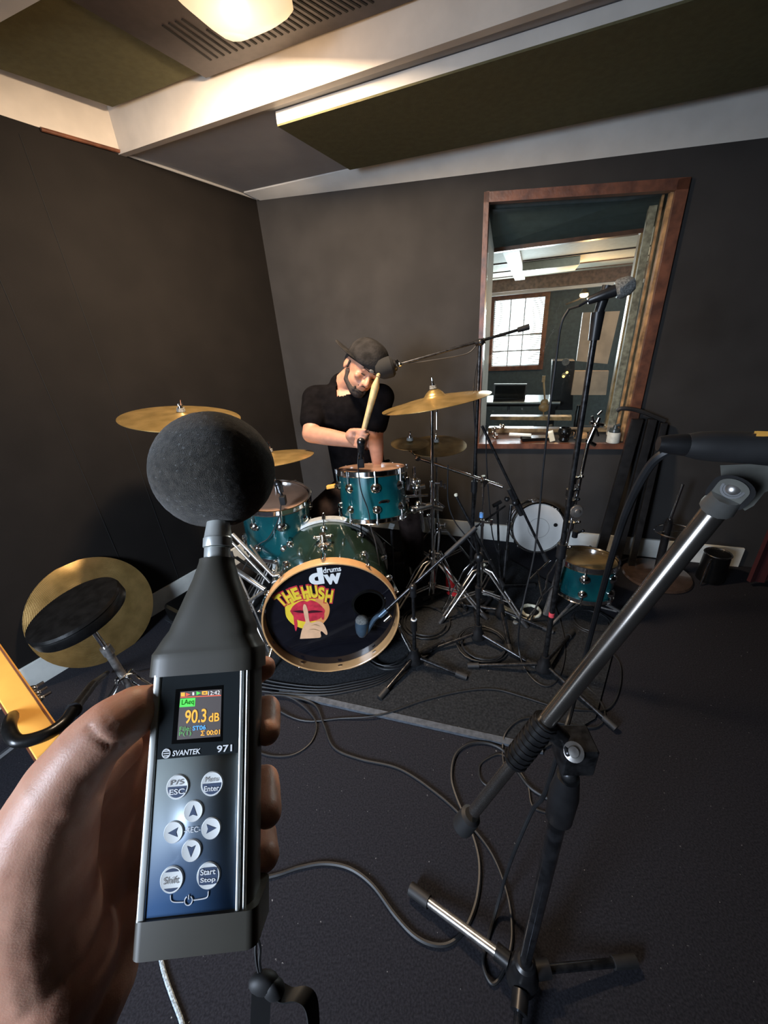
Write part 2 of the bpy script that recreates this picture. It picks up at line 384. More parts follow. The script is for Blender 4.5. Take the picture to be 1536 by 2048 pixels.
# soffit along the back wall and raised tray ceiling
t0 = zp(245, 305, CZ); t1 = zp(768, 125, CZ); td = (t1 - t0).normalized(); tE = t0 + td * 4.2
tS = t0 - td * .35
mb = MB(); mb.prism([tS, tE, Bc + BD * .5 + BN * .1 + UP * CB, A0 - LD * -.1 - BD * .2 + UP * CB], UP * (HT - CZ - .03)); struct(mb, 'ceiling_soffit', M['grey'])
bpy.data.objects['ceiling_soffit'].name = 'trim_2'
tn = Vector((-td.y, td.x, 0))                        # points to the back
mb = MB(); mb.prism([tS - tn * .012, tE - tn * .012, tE + tn * .004, tS + tn * .004], UP * (HT - CZ - .1))
mb.prism([tS - tn * .020, tE - tn * .020, tE + tn * .012, tS + tn * .012], -UP * .012)
struct(mb, 'trim_3', M['tray'])
mb = MB(); mb.prism([Lc - LN * .1 + UP * TZ, Rc + Vector((.2, 0, TZ)), Bc + BD * .3 + UP * TZ, A0 + BN * .2 - BD * .2 + UP * TZ], UP * .12); struct(mb, 'ceiling', M['tray'])
# pale cove strip against the back wall
def inroom(px, py, z):
    p = zp(px, py, z); return p if (p - A0).dot(BN) < -.03 else bw(px, py, -.03)
c = [bw(520, 401, -.002), bw(768, 370, -.002), bw(1010, 340, -.002), bw(1536, 275, -.002), bw(1800, 242, -.002)]; d = [zp(488, 386, 2.088), zp(700, 339, 2.088), inroom(1010, 272, 2.09), inroom(1536, 166, 2.09), inroom(1800, 105, 2.09)]
mb = MB(); n = 5
vs = c + d + [p + UP * .02 + BN * .0 for p in c] + [p + UP * .01 for p in d]
mb.add(vs, [f_ for i in range(4) for f_ in ((i, i + 1, 6 + i, 5 + i), (10 + i, 11 + i, 16 + i, 15 + i), (i, i + 1, 11 + i, 10 + i), (5 + i, 6 + i, 16 + i, 15 + i))])
struct(mb, 'trim_4', M['white'], 60)
mb = MB(); k0 = t0 - BN * 0; mb.path([lw(245, 306, .006), lw(523, 401, .006)], .006); struct(mb, 'trim_5', M['white'])
mb = MB(); mb.path([lw(82, 258, .008), lw(240, 303, .008)], .007); struct(mb, 'trim_6', M['wood'])
for x_, y_ in ((240, 830), (60, 700)):
    p_ = lw(x_, y_, 0); p_.z = 0; mb = MB(); mb.prism([p_ - LD * .0015 - LN * .001, p_ + LD * .0015 - LN * .001, p_ + LD * .0015 + LN * .0015, p_ - LD * .0015 + LN * .0015], UP * 2.08); struct(mb, 'trim_%d' % (20 if x_ > 100 else 21), M['slot'])
# skirting boards
hb = .118
mb = MB(); mb.prism([W(0, 0, -.015), W(SE - .5, 0, -.015), W(SE - .5, 0, 0), W(0, 0, 0)], UP * hb); struct(mb, 'baseboard_back', M['base'])
mb = MB(); mb.prism([A0 + LN * .015, Lc + LN * .015, Lc, A0], UP * hb); struct(mb, 'baseboard_left', M['base'])
# rug under the kit
rg = [zp(560, 1385, 0), zp(1085, 1502, 0), zp(1190, 1440, 0), zp(1240, 1250, 0), zp(1000, 1110, 0), zp(560, 1150, 0), zp(330, 1240, 0)]
mb = MB(); mb.prism(rg, UP * .010)
mb.cm = 1; e0, e1 = rg[0], rg[1]; ed = (e1 - e0).normalized(); en = Vector((ed.y, -ed.x, 0)) * .012
mb.prism([e0 + en, e1 + en, e1 - en, e0 - en], UP * .0125)
M['rugedge'] = mat('rug_binding', (.075, .085, .10), .9, var=.15, scale=60)
tag(mb.build('rug', [M['rug'], M['rugedge']]), 'charcoal rug with a pale bound edge under the drum kit', 'rug')
# ------------------------------------------------------------------ control room window
win = bpy.data.objects.new('window_1', None); COL.objects.link(win); win.location = W(s0, zb0); win['kind'] = 'structure'
f = fw_
mb = MB(); mb.prism([W(s0, zb0, -.018), W(s0 + f * .55, zb0, -.018), W(s0 + f * .55, zt0, -.018), W(s0, zt0, -.018)], BN * .05)
mb.prism([W(s1 - f, zb1, -.018), W(s1, zb1, -.018), W(s1, zt1, -.018), W(s1 - f, zt1 - .0, -.018)], BN * .05)
mb.prism([W(s0, zt0 - f * .9, -.018), W(s1, zt1 - f * .9, -.018), W(s1, zt1, -.018), W(s0, zt0, -.018)], BN * .05)
mb.build('window_frame', M['wood'], win)
mb = MB(); mb.prism([W(s0, zb0 - .03, -.03), W(s1 + .0, zb1 - .03, -.03), W(s1, zb1, -.03), W(s0, zb0, -.03)], BN * .30)
mb.build('window_sill', M['wood'], win)
gz = .11
mb = MB(); mb.prism([W(s0 + .02, zb0 + .07, gz), W(s1 - .03, zb1 + .07, gz), W(s1 - .03, zt1 - .03, gz - .02), W(s0 + .02, zt0 - .03, gz - .02)], BN * .004)
mb.build('glass_pane', M['glass'], win)
# deep reveal: rough plaster right cheek, black head, pale left cheek
RV = .30
far = lambda px, py: bw(px, py, RV + .02)
fr_, fl_ = far(1268, 560), far(984, 600); sr = (fr_ - A0).dot(BD); sl = (fl_ - A0).dot(BD); ztf = far(1130, 487).z; zbf = far(1000, 868).z
mb = MB(); mb.prism([W(s1 - f, zb1, .03), W(s1 - f, zt1, .03), W(sr + .05, zt1, RV), W(sr + .05, zb1, RV)], BD * .01); mb.build('reveal_cheek', M['rawwall'], win)
mb = MB(); mb.prism([W(s1 - f - .012, zb1, .015), W(s1 - f, zb1, .015), W(s1 - f, zt1, .015), W(s1 - f - .012, zt1, .015)], BN * .04)
mb.prism([W(s1 - f - .028, zb1, .09), W(s1 - f - .018, zb1, .09), W(s1 - f - .018, zt1, .09), W(s1 - f - .028, zt1, .09)], BN * .03); mb.build('glazing_bead', M['wood2'], win)
mb = MB(); mb.prism([W(s1 - f - .060, zb1, .15), W(s1 - f - .026, zb1, .15), W(s1 - f - .026, zt1, .15), W(s1 - f - .060, zt1, .15)], BN * .03); mb.build('plaster_strip', M['rawwall'], win)
mb = MB(); mb.prism([W(s0, zt0, .03), W(s1, zt1, .03), W(s1, ztf + .02, RV), W(s0, ztf + .02, RV)], UP * .01); mb.build('reveal_head', M['tealwall'], win)
mb = MB(); mb.prism([W(s0 + .005, zb0, .03), W(s0 + .005, zt0, .03), W(sl, ztf + .05, RV), W(sl, zb0, RV)], BD * -.005); mb.build('reveal_cheek', M['white'], win)
mb = MB()
mb.prism([W(sr, .3, RV), W(sr + .035, .3, RV), W(sr + .035, ztf + .035, RV), W(sr, ztf + .035, RV)], BN * .05)
mb.prism([W(sl - .03, ztf, RV), W(sr + .035, ztf, RV), W(sr + .035, ztf + .035, RV), W(sl - .03, ztf + .035, RV)], BN * .05)
mb.build('inner_frame', M['wood'], win)
mb = MB(); mb.prism([W(sr - .012, .6, RV - .0), W(sr, .6, RV - .0), W(sr, ztf, RV), W(sr - .012, ztf, RV)], BN * .06); mb.build('inner_bead', M['wood2'], win)
# control room behind
TB = 2.9
C2 = bw(1000, 563, TB).z
mb = MB(); mb.prism([W(-.6, -.2, TH), W(4.0, -.2, TH), W(4.6, -.2, TB + .3), W(-.8, -.2, TB + .3)], UP * .2); struct(mb, 'floor', M['floor'])
mb = MB(); mb.prism([W(-.6, C2, TH), W(4.0, C2, TH), W(4.6, C2, TB + .3), W(-.8, C2, TB + .3)], UP * .1); struct(mb, 'ceiling', M['creamceil'])
mb = MB(); mb.prism([W(-.6, 0, TH), W(-.5, 0, TH), W(-.5, 0, TB), W(-.6, 0, TB)], UP * 2.12); struct(mb, 'wall_left', M['tealwall'])
mb = MB(); mb.prism([W(-.6, HT - .3, TH + .001), W(4.0, HT - .3, TH + .001), W(4.0, HT, TH + .001), W(-.6, HT, TH + .001)], BN * .02); struct(mb, 'trim_7', M['tealwall'])
q0, q1, q2, q3 = bw(990, 602, TB), bw(1090, 600, TB), bw(986, 733, TB), bw(1080, 733, TB)
S0 = (q0 - A0).dot(BD); S1 = (q1 - A0).dot(BD); ZT = q0.z; ZB = q2.z
mb = MB()
mb.prism([W(-.8, 0, TB), W(S0, 0, TB), W(S0, 2.12, TB), W(-.8, 2.12, TB)], BN * .1)
mb.prism([W(S1, 0, TB), W(4.6, 0, TB), W(4.6, 2.12, TB), W(S1, 2.12, TB)], BN * .1)
mb.prism([W(S0, 0, TB), W(S1, 0, TB), W(S1, ZB, TB), W(S0, ZB, TB)], BN * .1)
mb.prism([W(S0, ZT, TB), W(S1, ZT, TB), W(S1, 2.12, TB), W(S0, 2.12, TB)], BN * .1)
struct(mb, 'wall_back', M['tealwall'])
win2 = bpy.data.objects.new('window_2', None); COL.objects.link(win2); win2.location = W(S0, ZB, TB); win2['kind'] = 'structure'
mb = MB(); g_ = .05
for (a, b, c_, d_) in ((S0 - g_, S0, ZB - g_, ZT + g_), (S1, S1 + g_, ZB - g_, ZT + g_), (S0, S1, ZT, ZT + g_), (S0, S1, ZB - g_, ZB)):
    mb.prism([W(a, c_, TB - .03), W(b, c_, TB - .03), W(b, d_, TB - .03), W(a, d_, TB - .03)], BN * .06)
mb.build('window_frame', M['wood'], win2)
mb = MB(); zm = (ZB + ZT) / 2 - .02
for s_ in (S0 + (S1 - S0) * .33, S0 + (S1 - S0) * .62): mb.prism([W(s_ - .006, ZB, TB + .02), W(s_ + .006, ZB, TB + .02), W(s_ + .006, ZT, TB + .02), W(s_ - .006, ZT, TB + .02)], BN * .02)
for z_ in (zm, ZB + .17): mb.prism([W(S0, z_ - .007, TB + .02), W(S1, z_ - .007, TB + .02), W(S1, z_ + .007, TB + .02), W(S0, z_ + .007, TB + .02)], BN * .02)
mb.build('glazing_bar', M['grey'], win2)
mb = MB()
for a, b in ((S0, S0 + .10), (S1 - .13, S1)):
    for k in range(34):
        z_ = ZB + (ZT - ZB) * (k + .5) / 34; mb.box(W((a + b) / 2, z_, TB + .06), (b - a, .012, .006), BD, BN, UP)
mb.build('blind', M['wood2'], win2)
mb = MB(); mb.prism([W(-.5, -.5, TB + .7), W(3.2, -.5, TB + .7), W(3.2, 3, TB + .7), W(-.5, 3, TB + .7)], BN * .02)
o = mb.build('outdoor_daylight', M['sky'], None); o['kind'] = 'structure'; o.name = 'trim_8'  # glowing sheet put in as the daylight sky outside the far window
area('window_daylight', W((S0 + S1) / 2, (ZB + ZT) / 2, TB - .06), W(.9, .9, 0), .5, 48, (.82, .93, 1.0), .55)
# beams, cornice and sloped bulkhead of the control room ceiling
def cwpan(name, quad, th, mt, label=None, cat=None): 
    mb = MB(); mb.prism(quad, th); o = mb.build(name, mt); return tag(o, label, cat) if label else o
def cz(px, py, z): return zp(px, py, z)
mb = MB(); mb.prism([bw(985, 668, TB - .02), bw(1230, 660, TB - .02), bw(1230, 680, TB - .02), bw(985, 690, TB - .02)], -BN * .06)
mb = MB(); bz = bw(1000, 560, TB - .25)
mb.prism([W(-.5, C2, TB - .20), W(4.5, C2, TB - .20), W(4.5, C2, TB - .02), W(-.5, C2, TB - .02)], -UP * .12); struct(mb, 'trim_9', M['brownbeam'])
mb = MB(); mb.prism([W(-.5, C2 - .12, TB - .12), W(4.5, C2 - .12, TB - .12), W(4.5, C2 - .12, TB), W(-.5, C2 - .12, TB)], -UP * .03); struct(mb, 'trim_10', M['white'])
for k, t_ in enumerate((1.3, 1.9, 2.4)):
    mb = MB(); mb.prism([W(-.5, C2, t_), W(4.3, C2, t_), W(4.3, C2, t_ + .02), W(-.5, C2, t_ + .02)], -UP * .008); struct(mb, 'trim_%d' % (11 + k), M['brownbeam'])
def ceilpx(px, py, z=2.12): return zp(px, py, z)
a, b = ceilpx(1030, 512, C2), ceilpx(1030, 555, C2)
bx = (a - b); mb = MB(); e = BD * .04
mb.prism([W((a - A0).dot(BD) - .05, C2, .55), W((a - A0).dot(BD) + .05, C2, .55), W((a - A0).dot(BD) + .03, C2, TB - .3), W((a - A0).dot(BD) - .07, C2, TB - .3)], -UP * .03)
struct(mb, 'trim_17', M['white'])
mb = MB(); c_ = ceilpx(1100, 533, C2 - .03); mb.box(c_, (.42, .42, .06), BD, BN, UP, bev=.012); o = mb.build('air_conditioner', M['cream']); tag(o, 'cream square air vent unit on the ceiling of the room behind the glass', 'air conditioner')
# warm wall lamp, pinboards, desk and screens seen through the glass
p = bw(1168, 590, 1.9); t = thing('wall_lamp', p, 'small glowing warm spot lamp high in the room behind the glass', 'lamp')
mb = MB(); mb.ell(p, (.035, .035, .022)); mb.build('bulb', M['warm'], t); mb = MB(); mb.path([p, p + Vector((-.02, .05, -.03)), p + Vector((-.1, .12, -.06))], .008); mb.tube(p + Vector((0, 0, .012)), p + Vector((0, 0, .05)), .04, .02); mb.build('arm', M['black'], t)
l = bpy.data.lights.new('wall_lamp_light', 'POINT'); l.energy = 16; l.color = (1, .6, .28); l.shadow_soft_size = .03; o = bpy.data.objects.new('wall_lamp_light', l); COL.objects.link(o); o.location = p - BN * .06 - UP * .05
def onw(px, py, t): return bw(px, py, t)
for nm_, Q, lb, mt_ in (('acoustic_board', [(1166, 625), (1240, 622), (1215, 728), (1153, 722)], 'large pale tan board upper of two on the right wall behind the glass', 'ply'),
                    ('acoustic_board', [(1150, 742), (1218, 742), (1212, 790), (1142, 790)], 'smaller pale tan board lower of two on the right wall behind the glass', 'ply')):
    mb = MB(); mb.prism([onw(x, y, 1.15) for x, y in Q], BN * .04); tag(mb.build(nm_, M[mt_]), lb, 'board', 'tan boards behind the glass')
mb = MB(); mb.prism([onw(1100, 500, 1.25), onw(1300, 500, 1.25), onw(1300, 930, 1.25), onw(1125, 930, 1.25)], BN * .05)
# equipment rack, screens and desk
p = onw(1120, 775, 1.3); mb = MB(); Q = [onw(1105, 722, 1.3), onw(1150, 722, 1.3), onw(1145, 820, 1.3), onw(1098, 820, 1.3)]
t = thing('loudspeaker', onw(1120, 820, 1.3), 'tall black studio speaker with amber lights behind the glass', 'speaker')
mb.prism(Q, BN * .2); mb.build('cabinet', M['black'], t)
for x, y, r in ((1131, 724, .03), (1128, 750, .02)):
    c_ = onw(x, y, 1.295); mb = MB(); mb.lathe([(r, 0), (r * .8, .006), (r * .3, .0), (0.001, .004)], c_, -BN); mb.build('cone', M['greym'], t)
for x, y in ((1134, 745), (1127, 753)):
    c_ = onw(x, y, 1.28); mb = MB(); mb.ell(c_, .010); mb.build('indicator_light', M['amber'], t)
t = thing('monitor', onw(1020, 830, 1.4), 'glassy pale computer screen standing at left behind the glass', 'monitor')
mb = MB(); mb.prism([onw(988, 768, 1.4), onw(1054, 768, 1.4), onw(1050, 800, 1.4), onw(986, 800, 1.4)], BN * .03); mb.build('screen_frame', M['grey'], t)
mb = MB(); mb.prism([onw(991, 771, 1.395), onw(1051, 771, 1.395), onw(1047, 797, 1.395), onw(989, 797, 1.395)], BN * .004); mb.build('screen', M['panelk'], t)
mb = MB(); mb.tube(onw(1018, 800, 1.42), onw(1017, 822, 1.42), .012); mb.build('stand', M['grey'], t)
p0_ = onw(985, 806, 1.2); zd = p0_.z
t = thing('desk', W((p0_ - A0).dot(BD), 0, 1.2), 'long control room desk with bright metal edge behind the glass', 'desk')
sd = (p0_ - A0).dot(BD); se = (onw(1120, 806, 1.2) - A0).dot(BD)
mb = MB(); mb.prism([W(sd - .2, zd - .03, 1.2), W(se, zd - .03, 1.2), W(se, zd - .03, 1.6), W(sd - .2, zd - .03, 1.6)], UP * .03); mb.build('desktop', M['black'], t)
mb = MB(); mb.tube(W(sd - .2, zd, 1.19), W(se, zd, 1.19), .010); mb.build('edge_rail', M['alu'], t)
for s_ in (sd - .15, se - .05):
    mb = MB(); mb.box(W(s_, zd / 2, 1.4), (.05, .3, zd - .03), BD, BN, UP); mb.build('leg', M['black'], t)
# shelf just inside the opening with wood edge
p0_ = onw(990, 835, .36); sd = (p0_ - A0).dot(BD); zd = p0_.z; se = (onw(1143, 835, .36) - A0).dot(BD)
mb = MB(); mb.prism([W(sd - .03, zd - .012, .34), W(se, zd - .012, .34), W(se, zd - .012, .40), W(sd - .03, zd - .012, .40)], UP * .024); tag(mb.build('wooden_rail', M['wood2']), 'golden wooden rail lying across the inner window opening', 'rail')
mb = MB(); mb.prism([W(sd - .03, zb0 + .0, .24), W(sr, zb0 + .0, .24), W(sr, zb0 + .0, .30), W(sd - .03, zb0 + .0, .30)], UP * .035); tag(mb.build('wooden_batten', M['wood2']), 'pale wooden batten along the back of the window sill', 'batten')
# things on the sill
def onsill(px, py, t=.05):                         # a point on the sill top at depth t
    p = bw(px, py, t); s_ = (p - A0).dot(BD); return W(s_, zb0 + (zb1 - zb0) * (s_ - s0) / (s1 - s0), t)
p = onsill(1226, 880, .0)
t = thing('jar', p, 'small jar with white label and dark lid at right end of the window sill', 'jar')
mb = MB(); mb.lathe([(.030, 0), (.033, .003), (.033, .055), (.030, .06)], p, UP); mb.build('label_band', M['jarw'], t)
mb = MB(); mb.lathe([(.030, .06), (.030, .066), (.026, .075), (.026, .078)], p, UP); mb.tube(p + UP * .078, p + UP * .095, .014, .010); mb.tube(p + UP * .092, p + UP * .10 + BD * .02, .008); mb.build('lid', M['jard'], t)
p = onsill(1128, 876, .03)
t = thing('mug', p, 'black skull-shaped mug standing on the middle of the window sill', 'mug')
mb = MB(); mb.lathe([(.022, 0), (.030, .01), (.026, .025), (.036, .045), (.037, .062), (.030, .078), (.024, .080), (.024, .06), (.001, .05)], p, UP)
for i in (-1, 1): mb.ell(p + BD * (.014 * i) - BN * .030 + UP * .052, .009)
mb.ell(p - BN * .030 + UP * .036, .004); mb.build('cup', M['vinyl'], t)
mb = MB(); mb.path(cr([p + BD * .032 + UP * .065, p + BD * .055 + UP * .055, p + BD * .052 + UP * .03, p + BD * .028 + UP * .02]), .004); mb.build('handle', M['vinyl'], t)
p = onsill(1070, 875, .06); mb = MB(); mb.box(p + UP * .010, (.16, .07, .02), (BD * .96 + BN * .2).normalized(), (BN * .96 - BD * .2).normalized(), UP, bev=.004); tag(mb.build('flat_box', M['vinyl']), 'flat black box lying on the window sill left of the mug', 'box')
p = onsill(1040, 872, .07); mb = MB(); mb.box(p + UP * .030, (.13, .05, .008), (BD * .98 - BN * .1).normalized(), BN, UP, bev=.002); tag(mb.build('paper_pack', M['jarw']), 'pale folded paper pack lying on the flat black box', 'paper')
p = onsill(1103, 872, .04); mb = MB(); mb.box(p + UP * .028, (.03, .05, .055), (BD * .9 + UP * .3).normalized(), BN, (UP * .9 - BD * .3).normalized(), bev=.004); tag(mb.build('small_carton', M['cream']), 'small cream carton tilted against the black mug', 'box')
p = onsill(1160, 872, .10); mb = MB(); mb.box(p + UP * .015, (.07, .05, .03), BD, BN, UP, bev=.003); tag(mb.build('tin', M['wood2']), 'low tan tin on the sill right of the black mug', 'tin')
p = onsill(1150, 862, .24); mb = MB(); mb.lathe([(.014, .035), (.014, .13), (.010, .14), (.012, .16), (.011, .165)], p, UP); tag(mb.build('bottle', M['vinyl']), 'small black bottle standing behind the mug near the glass', 'bottle')
p = bw(1088, 815, .45); mb = MB(); mb.ell(p + UP * .0, (.035, .015, .03), BD, BN, UP); mb.ell(p + UP * .035, (.025, .012, .022), BD, BN, UP); mb.tube(p + UP * .05, p + UP * .17 - BD * .02, .006); mb.box(p + UP * .185 - BD * .022, (.02, .008, .04), BD, BN, UP)
mb.tube(p - UP * .03, W((p - A0).dot(BD), zd, .45 - .09), .004); tag(mb.build('toy_guitar', M['wood2']), 'tiny tan guitar ornament upright behind the glass', 'ornament')
p = onsill(995, 868, .07); t = thing('clamp_hardware', p, 'cluster of small silver drum clamps piled on the left of the sill', 'clamp')
for k in range(5):
    q = p + BD * (random.uniform(-.03, .03)) + UP * (.015 + .018 * k) + BN * random.uniform(-.02, .02); mb = MB(); dd = Vector((random.uniform(-1, 1), random.uniform(-1, 1), random.uniform(-.6, .6))).normalized()
    mb.tube(q - dd * .022, q + dd * .022, .007); mb.ell(q, .013); mb.build('clamp_piece', M['chrome'] if k % 2 else M['nickel'], t)
# ------------------------------------------------------------------ ceiling panels, grille and lamp
pz, pw = CZ - .047, CB - .030
P2 = [zp(555, 253, pz), zp(1390, 0, pz), zp(1760, -110, pz), zp(1800, 112, pw), zp(1536, 170, pw), zp(1010, 277, pw), zp(700, 340, pw)]
t = thing('acoustic_baffle', P2[0] + UP * .045, 'long olive felt acoustic panel fixed under the soffit beside the back wall', 'acoustic panel', None)
mb = MB(); mb.prism(P2, UP * .006); mb.build('felt', M['olive'], t)
mb = MB(); cc = sum((Vector(v) for v in P2), Vector()) / len(P2)
mb.prism([v + UP * .0062 for v in P2], UP * (.036)); mb.build('frame', M['white'], t)
pz = TZ - .03
P1 = [zp(-60, 100, pz), zp(85, 0, pz), zp(120, -30, pz), zp(420, 152, pz), zp(225, 217, pz), zp(-60, 118, pz)]
mb = MB(); mb.prism([zp(x, y, pz) for x, y in ((-120, 60), (90, -60), (440, 130), (225, 214), (-120, 98))], UP * .028)
tag(mb.build('acoustic_baffle', M['olive']), 'olive felt acoustic panel in the raised ceiling next to the lamp', 'acoustic panel')
mb = MB(); mb.prism([zp(x, y, pz - .03) for x, y in ((-60, -10), (60, -75), (90, -5), (-60, 78))], UP * .03); tag(mb.build('ceiling_board', M['white']), 'pale board at the upper left corner of the ceiling', 'board')
gz_ = TZ - .05
gq = [zp(x, y, gz_) for x, y in ((110, -18), (412, 156), (860, -12), (700, -190), (300, -200))]
t = thing('ceiling_grille', gq[1], 'dark brown slotted metal panel around the ceiling lamp', 'grille')
mb = MB(); mb.prism(gq, UP * .045); mb.build('panel', M['grille'], t)
mb = MB(); g0 = zp(335, 55, gz_); g1 = zp(430, 124, gz_); gd = (g1 - g0).normalized(); gp = Vector((-gd.y, gd.x, 0))
if gp.x < 0: gp = -gp
for k in range(26):
    a = zp(325 + 13 * k, 50 - 4.1 * k, gz_); b = zp(422 + 13 * k, 120 - 4.6 * k, gz_)
    if k > 3: a = a.lerp(b, .35)
    dd = (b - a).normalized(); pp = Vector((-dd.y, dd.x, 0)) * .0035
    mb.prism([a - pp, a + pp, b + pp, b - pp], -UP * .0015)
mb.build('slots', M['slot'], t)
L = LAMPPOS
def lampring(z, hw, r=.35):                       # rounded square
    o = []
    for k in range(32):
        t_ = 2 * PI * k / 32; c_, s_ = math.cos(t_), math.sin(t_); e = 4.5
        q = (abs(c_) ** e + abs(s_) ** e) ** (-1 / e); o.append(L + td * (c_ * q * hw) + tn * (s_ * q * hw) + UP * z)
    return o
t = thing('ceiling_lamp', Vector((L.x, L.y, TZ - .05)), 'glowing frosted square glass lamp on the ceiling', 'lamp')
mb = MB(); rings = [lampring(.045, .128), lampring(.0, .132), lampring(-.006, .128), lampring(-.028, .098), lampring(-.042, .052)]
vs = [v for r_ in rings for v in r_] + [L - UP * .046]; fs = []
for i in range(4):
    for k in range(32): fs.append((i * 32 + k, i * 32 + (k + 1) % 32, (i + 1) * 32 + (k + 1) % 32, (i + 1) * 32 + k))
for k in range(32): fs.append((4 * 32 + k, 4 * 32 + (k + 1) % 32, 160))
mb.add(vs, fs); mb.build('lamp_shade', M['hotlamp'], t, ang=60)
mb = MB(); mb.prism(lampring(.042, .12), UP * .03); mb.build('mount', M['nickel'], t)

# ================================================================== drum kit
def Y9(px, py, Y): return yp(px, py, Y * .9)
def lug_mb(c, n, ax, s=1.0, rod=0.0):
    """round lug on the shell at c, outward n, rod towards ax"""
    n = Vector(n).normalized(); mb = MB(); mb.lathe([(.016 * s, -.002), (.017 * s, .006), (.013 * s, .013), (.006 * s, .018), (.001, .020)], c, n, 16); return mb
def drum(name, loc, ax, rad, h, shell, head, hoop, label, cat, nl=6, hoopr=None, x0=0.0, lugs=2, group=None, botrod=True):
    """loc = centre of the bottom rim, ax = direction to the top head"""
    loc = Vector(loc); ax = Vector(ax).normalized(); x, y, _ = frame(ax)
    t = thing(name, loc, label, cat, group)
    mb = MB(); mb.lathe([(rad * .97, .012), (rad, .014), (rad, h - .014), (rad * .97, h - .012)], loc, ax, 48); mb.build('shell', shell, t)
    mb = MB(); mb.lathe([(rad * 1.0, h - .012), (rad * .99, h - .002), (rad * .95, h + .000), (.0005, h + .001)], loc, ax, 48, cap=False); mb.build('drum_head', head, t)
    for hh, sg in ((0, 1), (h, -1)):
        mb = MB(); H0, H1 = (hh - .006, hh + .018) if sg == 1 else (hh - .018, hh + .008)
        mb.lathe([(rad + .005, H0), (rad + .010, H0), (rad + .007, H0 + .003), (rad + .007, H1 - .003), (rad + .011, H1), (rad + .003, H1), (rad + .003, H0 + .002), (rad + .005, H0)], loc, ax, 48, cap=False); mb.build('hoop', hoop, t)
    for k in range(nl):
        a = x0 + 2 * PI * k / nl; d = x * math.cos(a) + y * math.sin(a)
        for hh, s_ in ((h * .70, 1), (h * .26, -1)):
            o = lug_mb(loc + ax * hh + d * rad, d, ax, 1.35 if s_ > 0 else 1.15).build('lug', M['chrome'], t)
            mb = MB(); e = h + .004 if s_ > 0 else -.004
            mb.tube(loc + ax * hh + d * (rad + .010), loc + ax * e + d * (rad + .012), .0035, seg=8); mb.tube(loc + ax * (e - .012 * s_) + d * (rad + .012), loc + ax * (e + .006 * s_) + d * (rad + .012), .006, seg=8)
            mb.build('tension_rod', M['chrome'], o)
    return t
# --- bass drum
bc = Vector((-.2470, 1.262, .286)); ba = Vector((-.105, .994, 0)).normalized(); be = Vector((ba.y, -ba.x, 0)); BR = .270; BL = .36
t = thing('bass_drum', Vector((bc.x, bc.y, 0)), 'dark green bass drum with black printed front head and maple hoop', 'drum')
mb = MB(); mb.lathe([(BR - .012, .02), (BR, .022), (BR, BL), (BR - .012, BL + .002)], bc, ba, 72, cap=False); mb.build('shell', M['green'], t)
mb = MB(); mb.lathe([(BR + .002, .006), (BR + .003, -.030), (BR + .005, -.032), (BR + .009, -.032), (BR + .011, -.029), (BR + .011, .012), (BR + .002, .014), (BR + .002, .006)], bc, ba, 72, cap=False); lab(mb.build('front_hoop', M['hoopw'], t), 'pale maple front hoop')
mb = MB(); mb.lathe([(BR + .002, BL - .015), (BR + .014, BL - .012), (BR + .017, BL + .018), (BR + .010, BL + .026), (BR, BL + .02)], bc, ba, 72, cap=False); lab(mb.build('rear_hoop', M['alu'], t), 'silver rear hoop')
# front head with a port hole
pc = (.155, .035); pr = .062
mb = MB(); seg = 72; vs = []; fs = []
for k in range(seg):
    a = 2 * PI * k / seg; vs.append(bc + be * (pc[0] + pr * math.cos(a)) + UP * (pc[1] + pr * math.sin(a)) + ba * .008)
for k in range(seg):
    a = 2 * PI * k / seg; c_, s_ = math.cos(a), math.sin(a); B_ = pc[0] * c_ + pc[1] * s_; q = -B_ + math.sqrt(B_ * B_ + (BR + .001) ** 2 - pc[0] ** 2 - pc[1] ** 2)
    vs.append(bc + be * (pc[0] + q * c_) + UP * (pc[1] + q * s_) + ba * .008)
for k in range(seg): fs.append((k, (k + 1) % seg, seg + (k + 1) % seg, seg + k))
mb.add(vs, fs); head = mb.build('front_head', M['headb'], t, recalc=False)
mb = MB(); mb.lathe([(pr - .002, .002), (pr + .006, .001), (pr + .009, .008)], bc + be * pc[0] + UP * pc[1], ba, 48, cap=False); mb.build('port_ring', M['vinyl'], t)
mb = MB(); mb.lathe([(BR - .013, BL - .002), (.0005, BL)], bc, ba, 48, cap=False); mb.build('rear_head', M['headb'], t)
def bh(px, py, dz=.0): d_ = pl(px, py, bc, ba); return d_ - ba * (dz - .008)
# white maker lettering and the band artwork, sized from the head itself
HX, HY = be, UP
def hpt(px, py): p = pl(px, py, bc + ba * .008, ba); return p
def hsz(a, b): return (hpt(*a) - hpt(*b)).length
def fit(mb, txt, rect, P, X, Y, N, rot=0, offset=0, ex=.004, sx=1, shear=0):
    """lettering scaled into a rectangle of the surface seen at these picture rows and columns"""
    x0, y0, x1, y1 = rect; c = P((x0 + x1) / 2, (y0 + y1) / 2); wd = (P(x0, (y0 + y1) / 2) - P(x1, (y0 + y1) / 2)).length; ht = (P((x0 + x1) / 2, y0) - P((x0 + x1) / 2, y1)).length
    vs, fs = glyphs(txt, 1.0, 0, offset); xs = [v.x for v in vs]; ys = [v.y for v in vs]; bx = (max(xs) + min(xs)) / 2; by = (max(ys) + min(ys)) / 2
    kx = wd / (max(xs) - min(xs)); ky = ht / (max(ys) - min(ys)); cs, sn_ = math.cos(rot), math.sin(rot); o = []
    for v in vs:
        a = (v.x - bx) * kx + (v.y - by) * ky * shear; b = (v.y - by) * ky; o.append(c + X * (a * cs - b * sn_) + Y * (a * sn_ + b * cs) + N)
    return mb.add(o, fs)
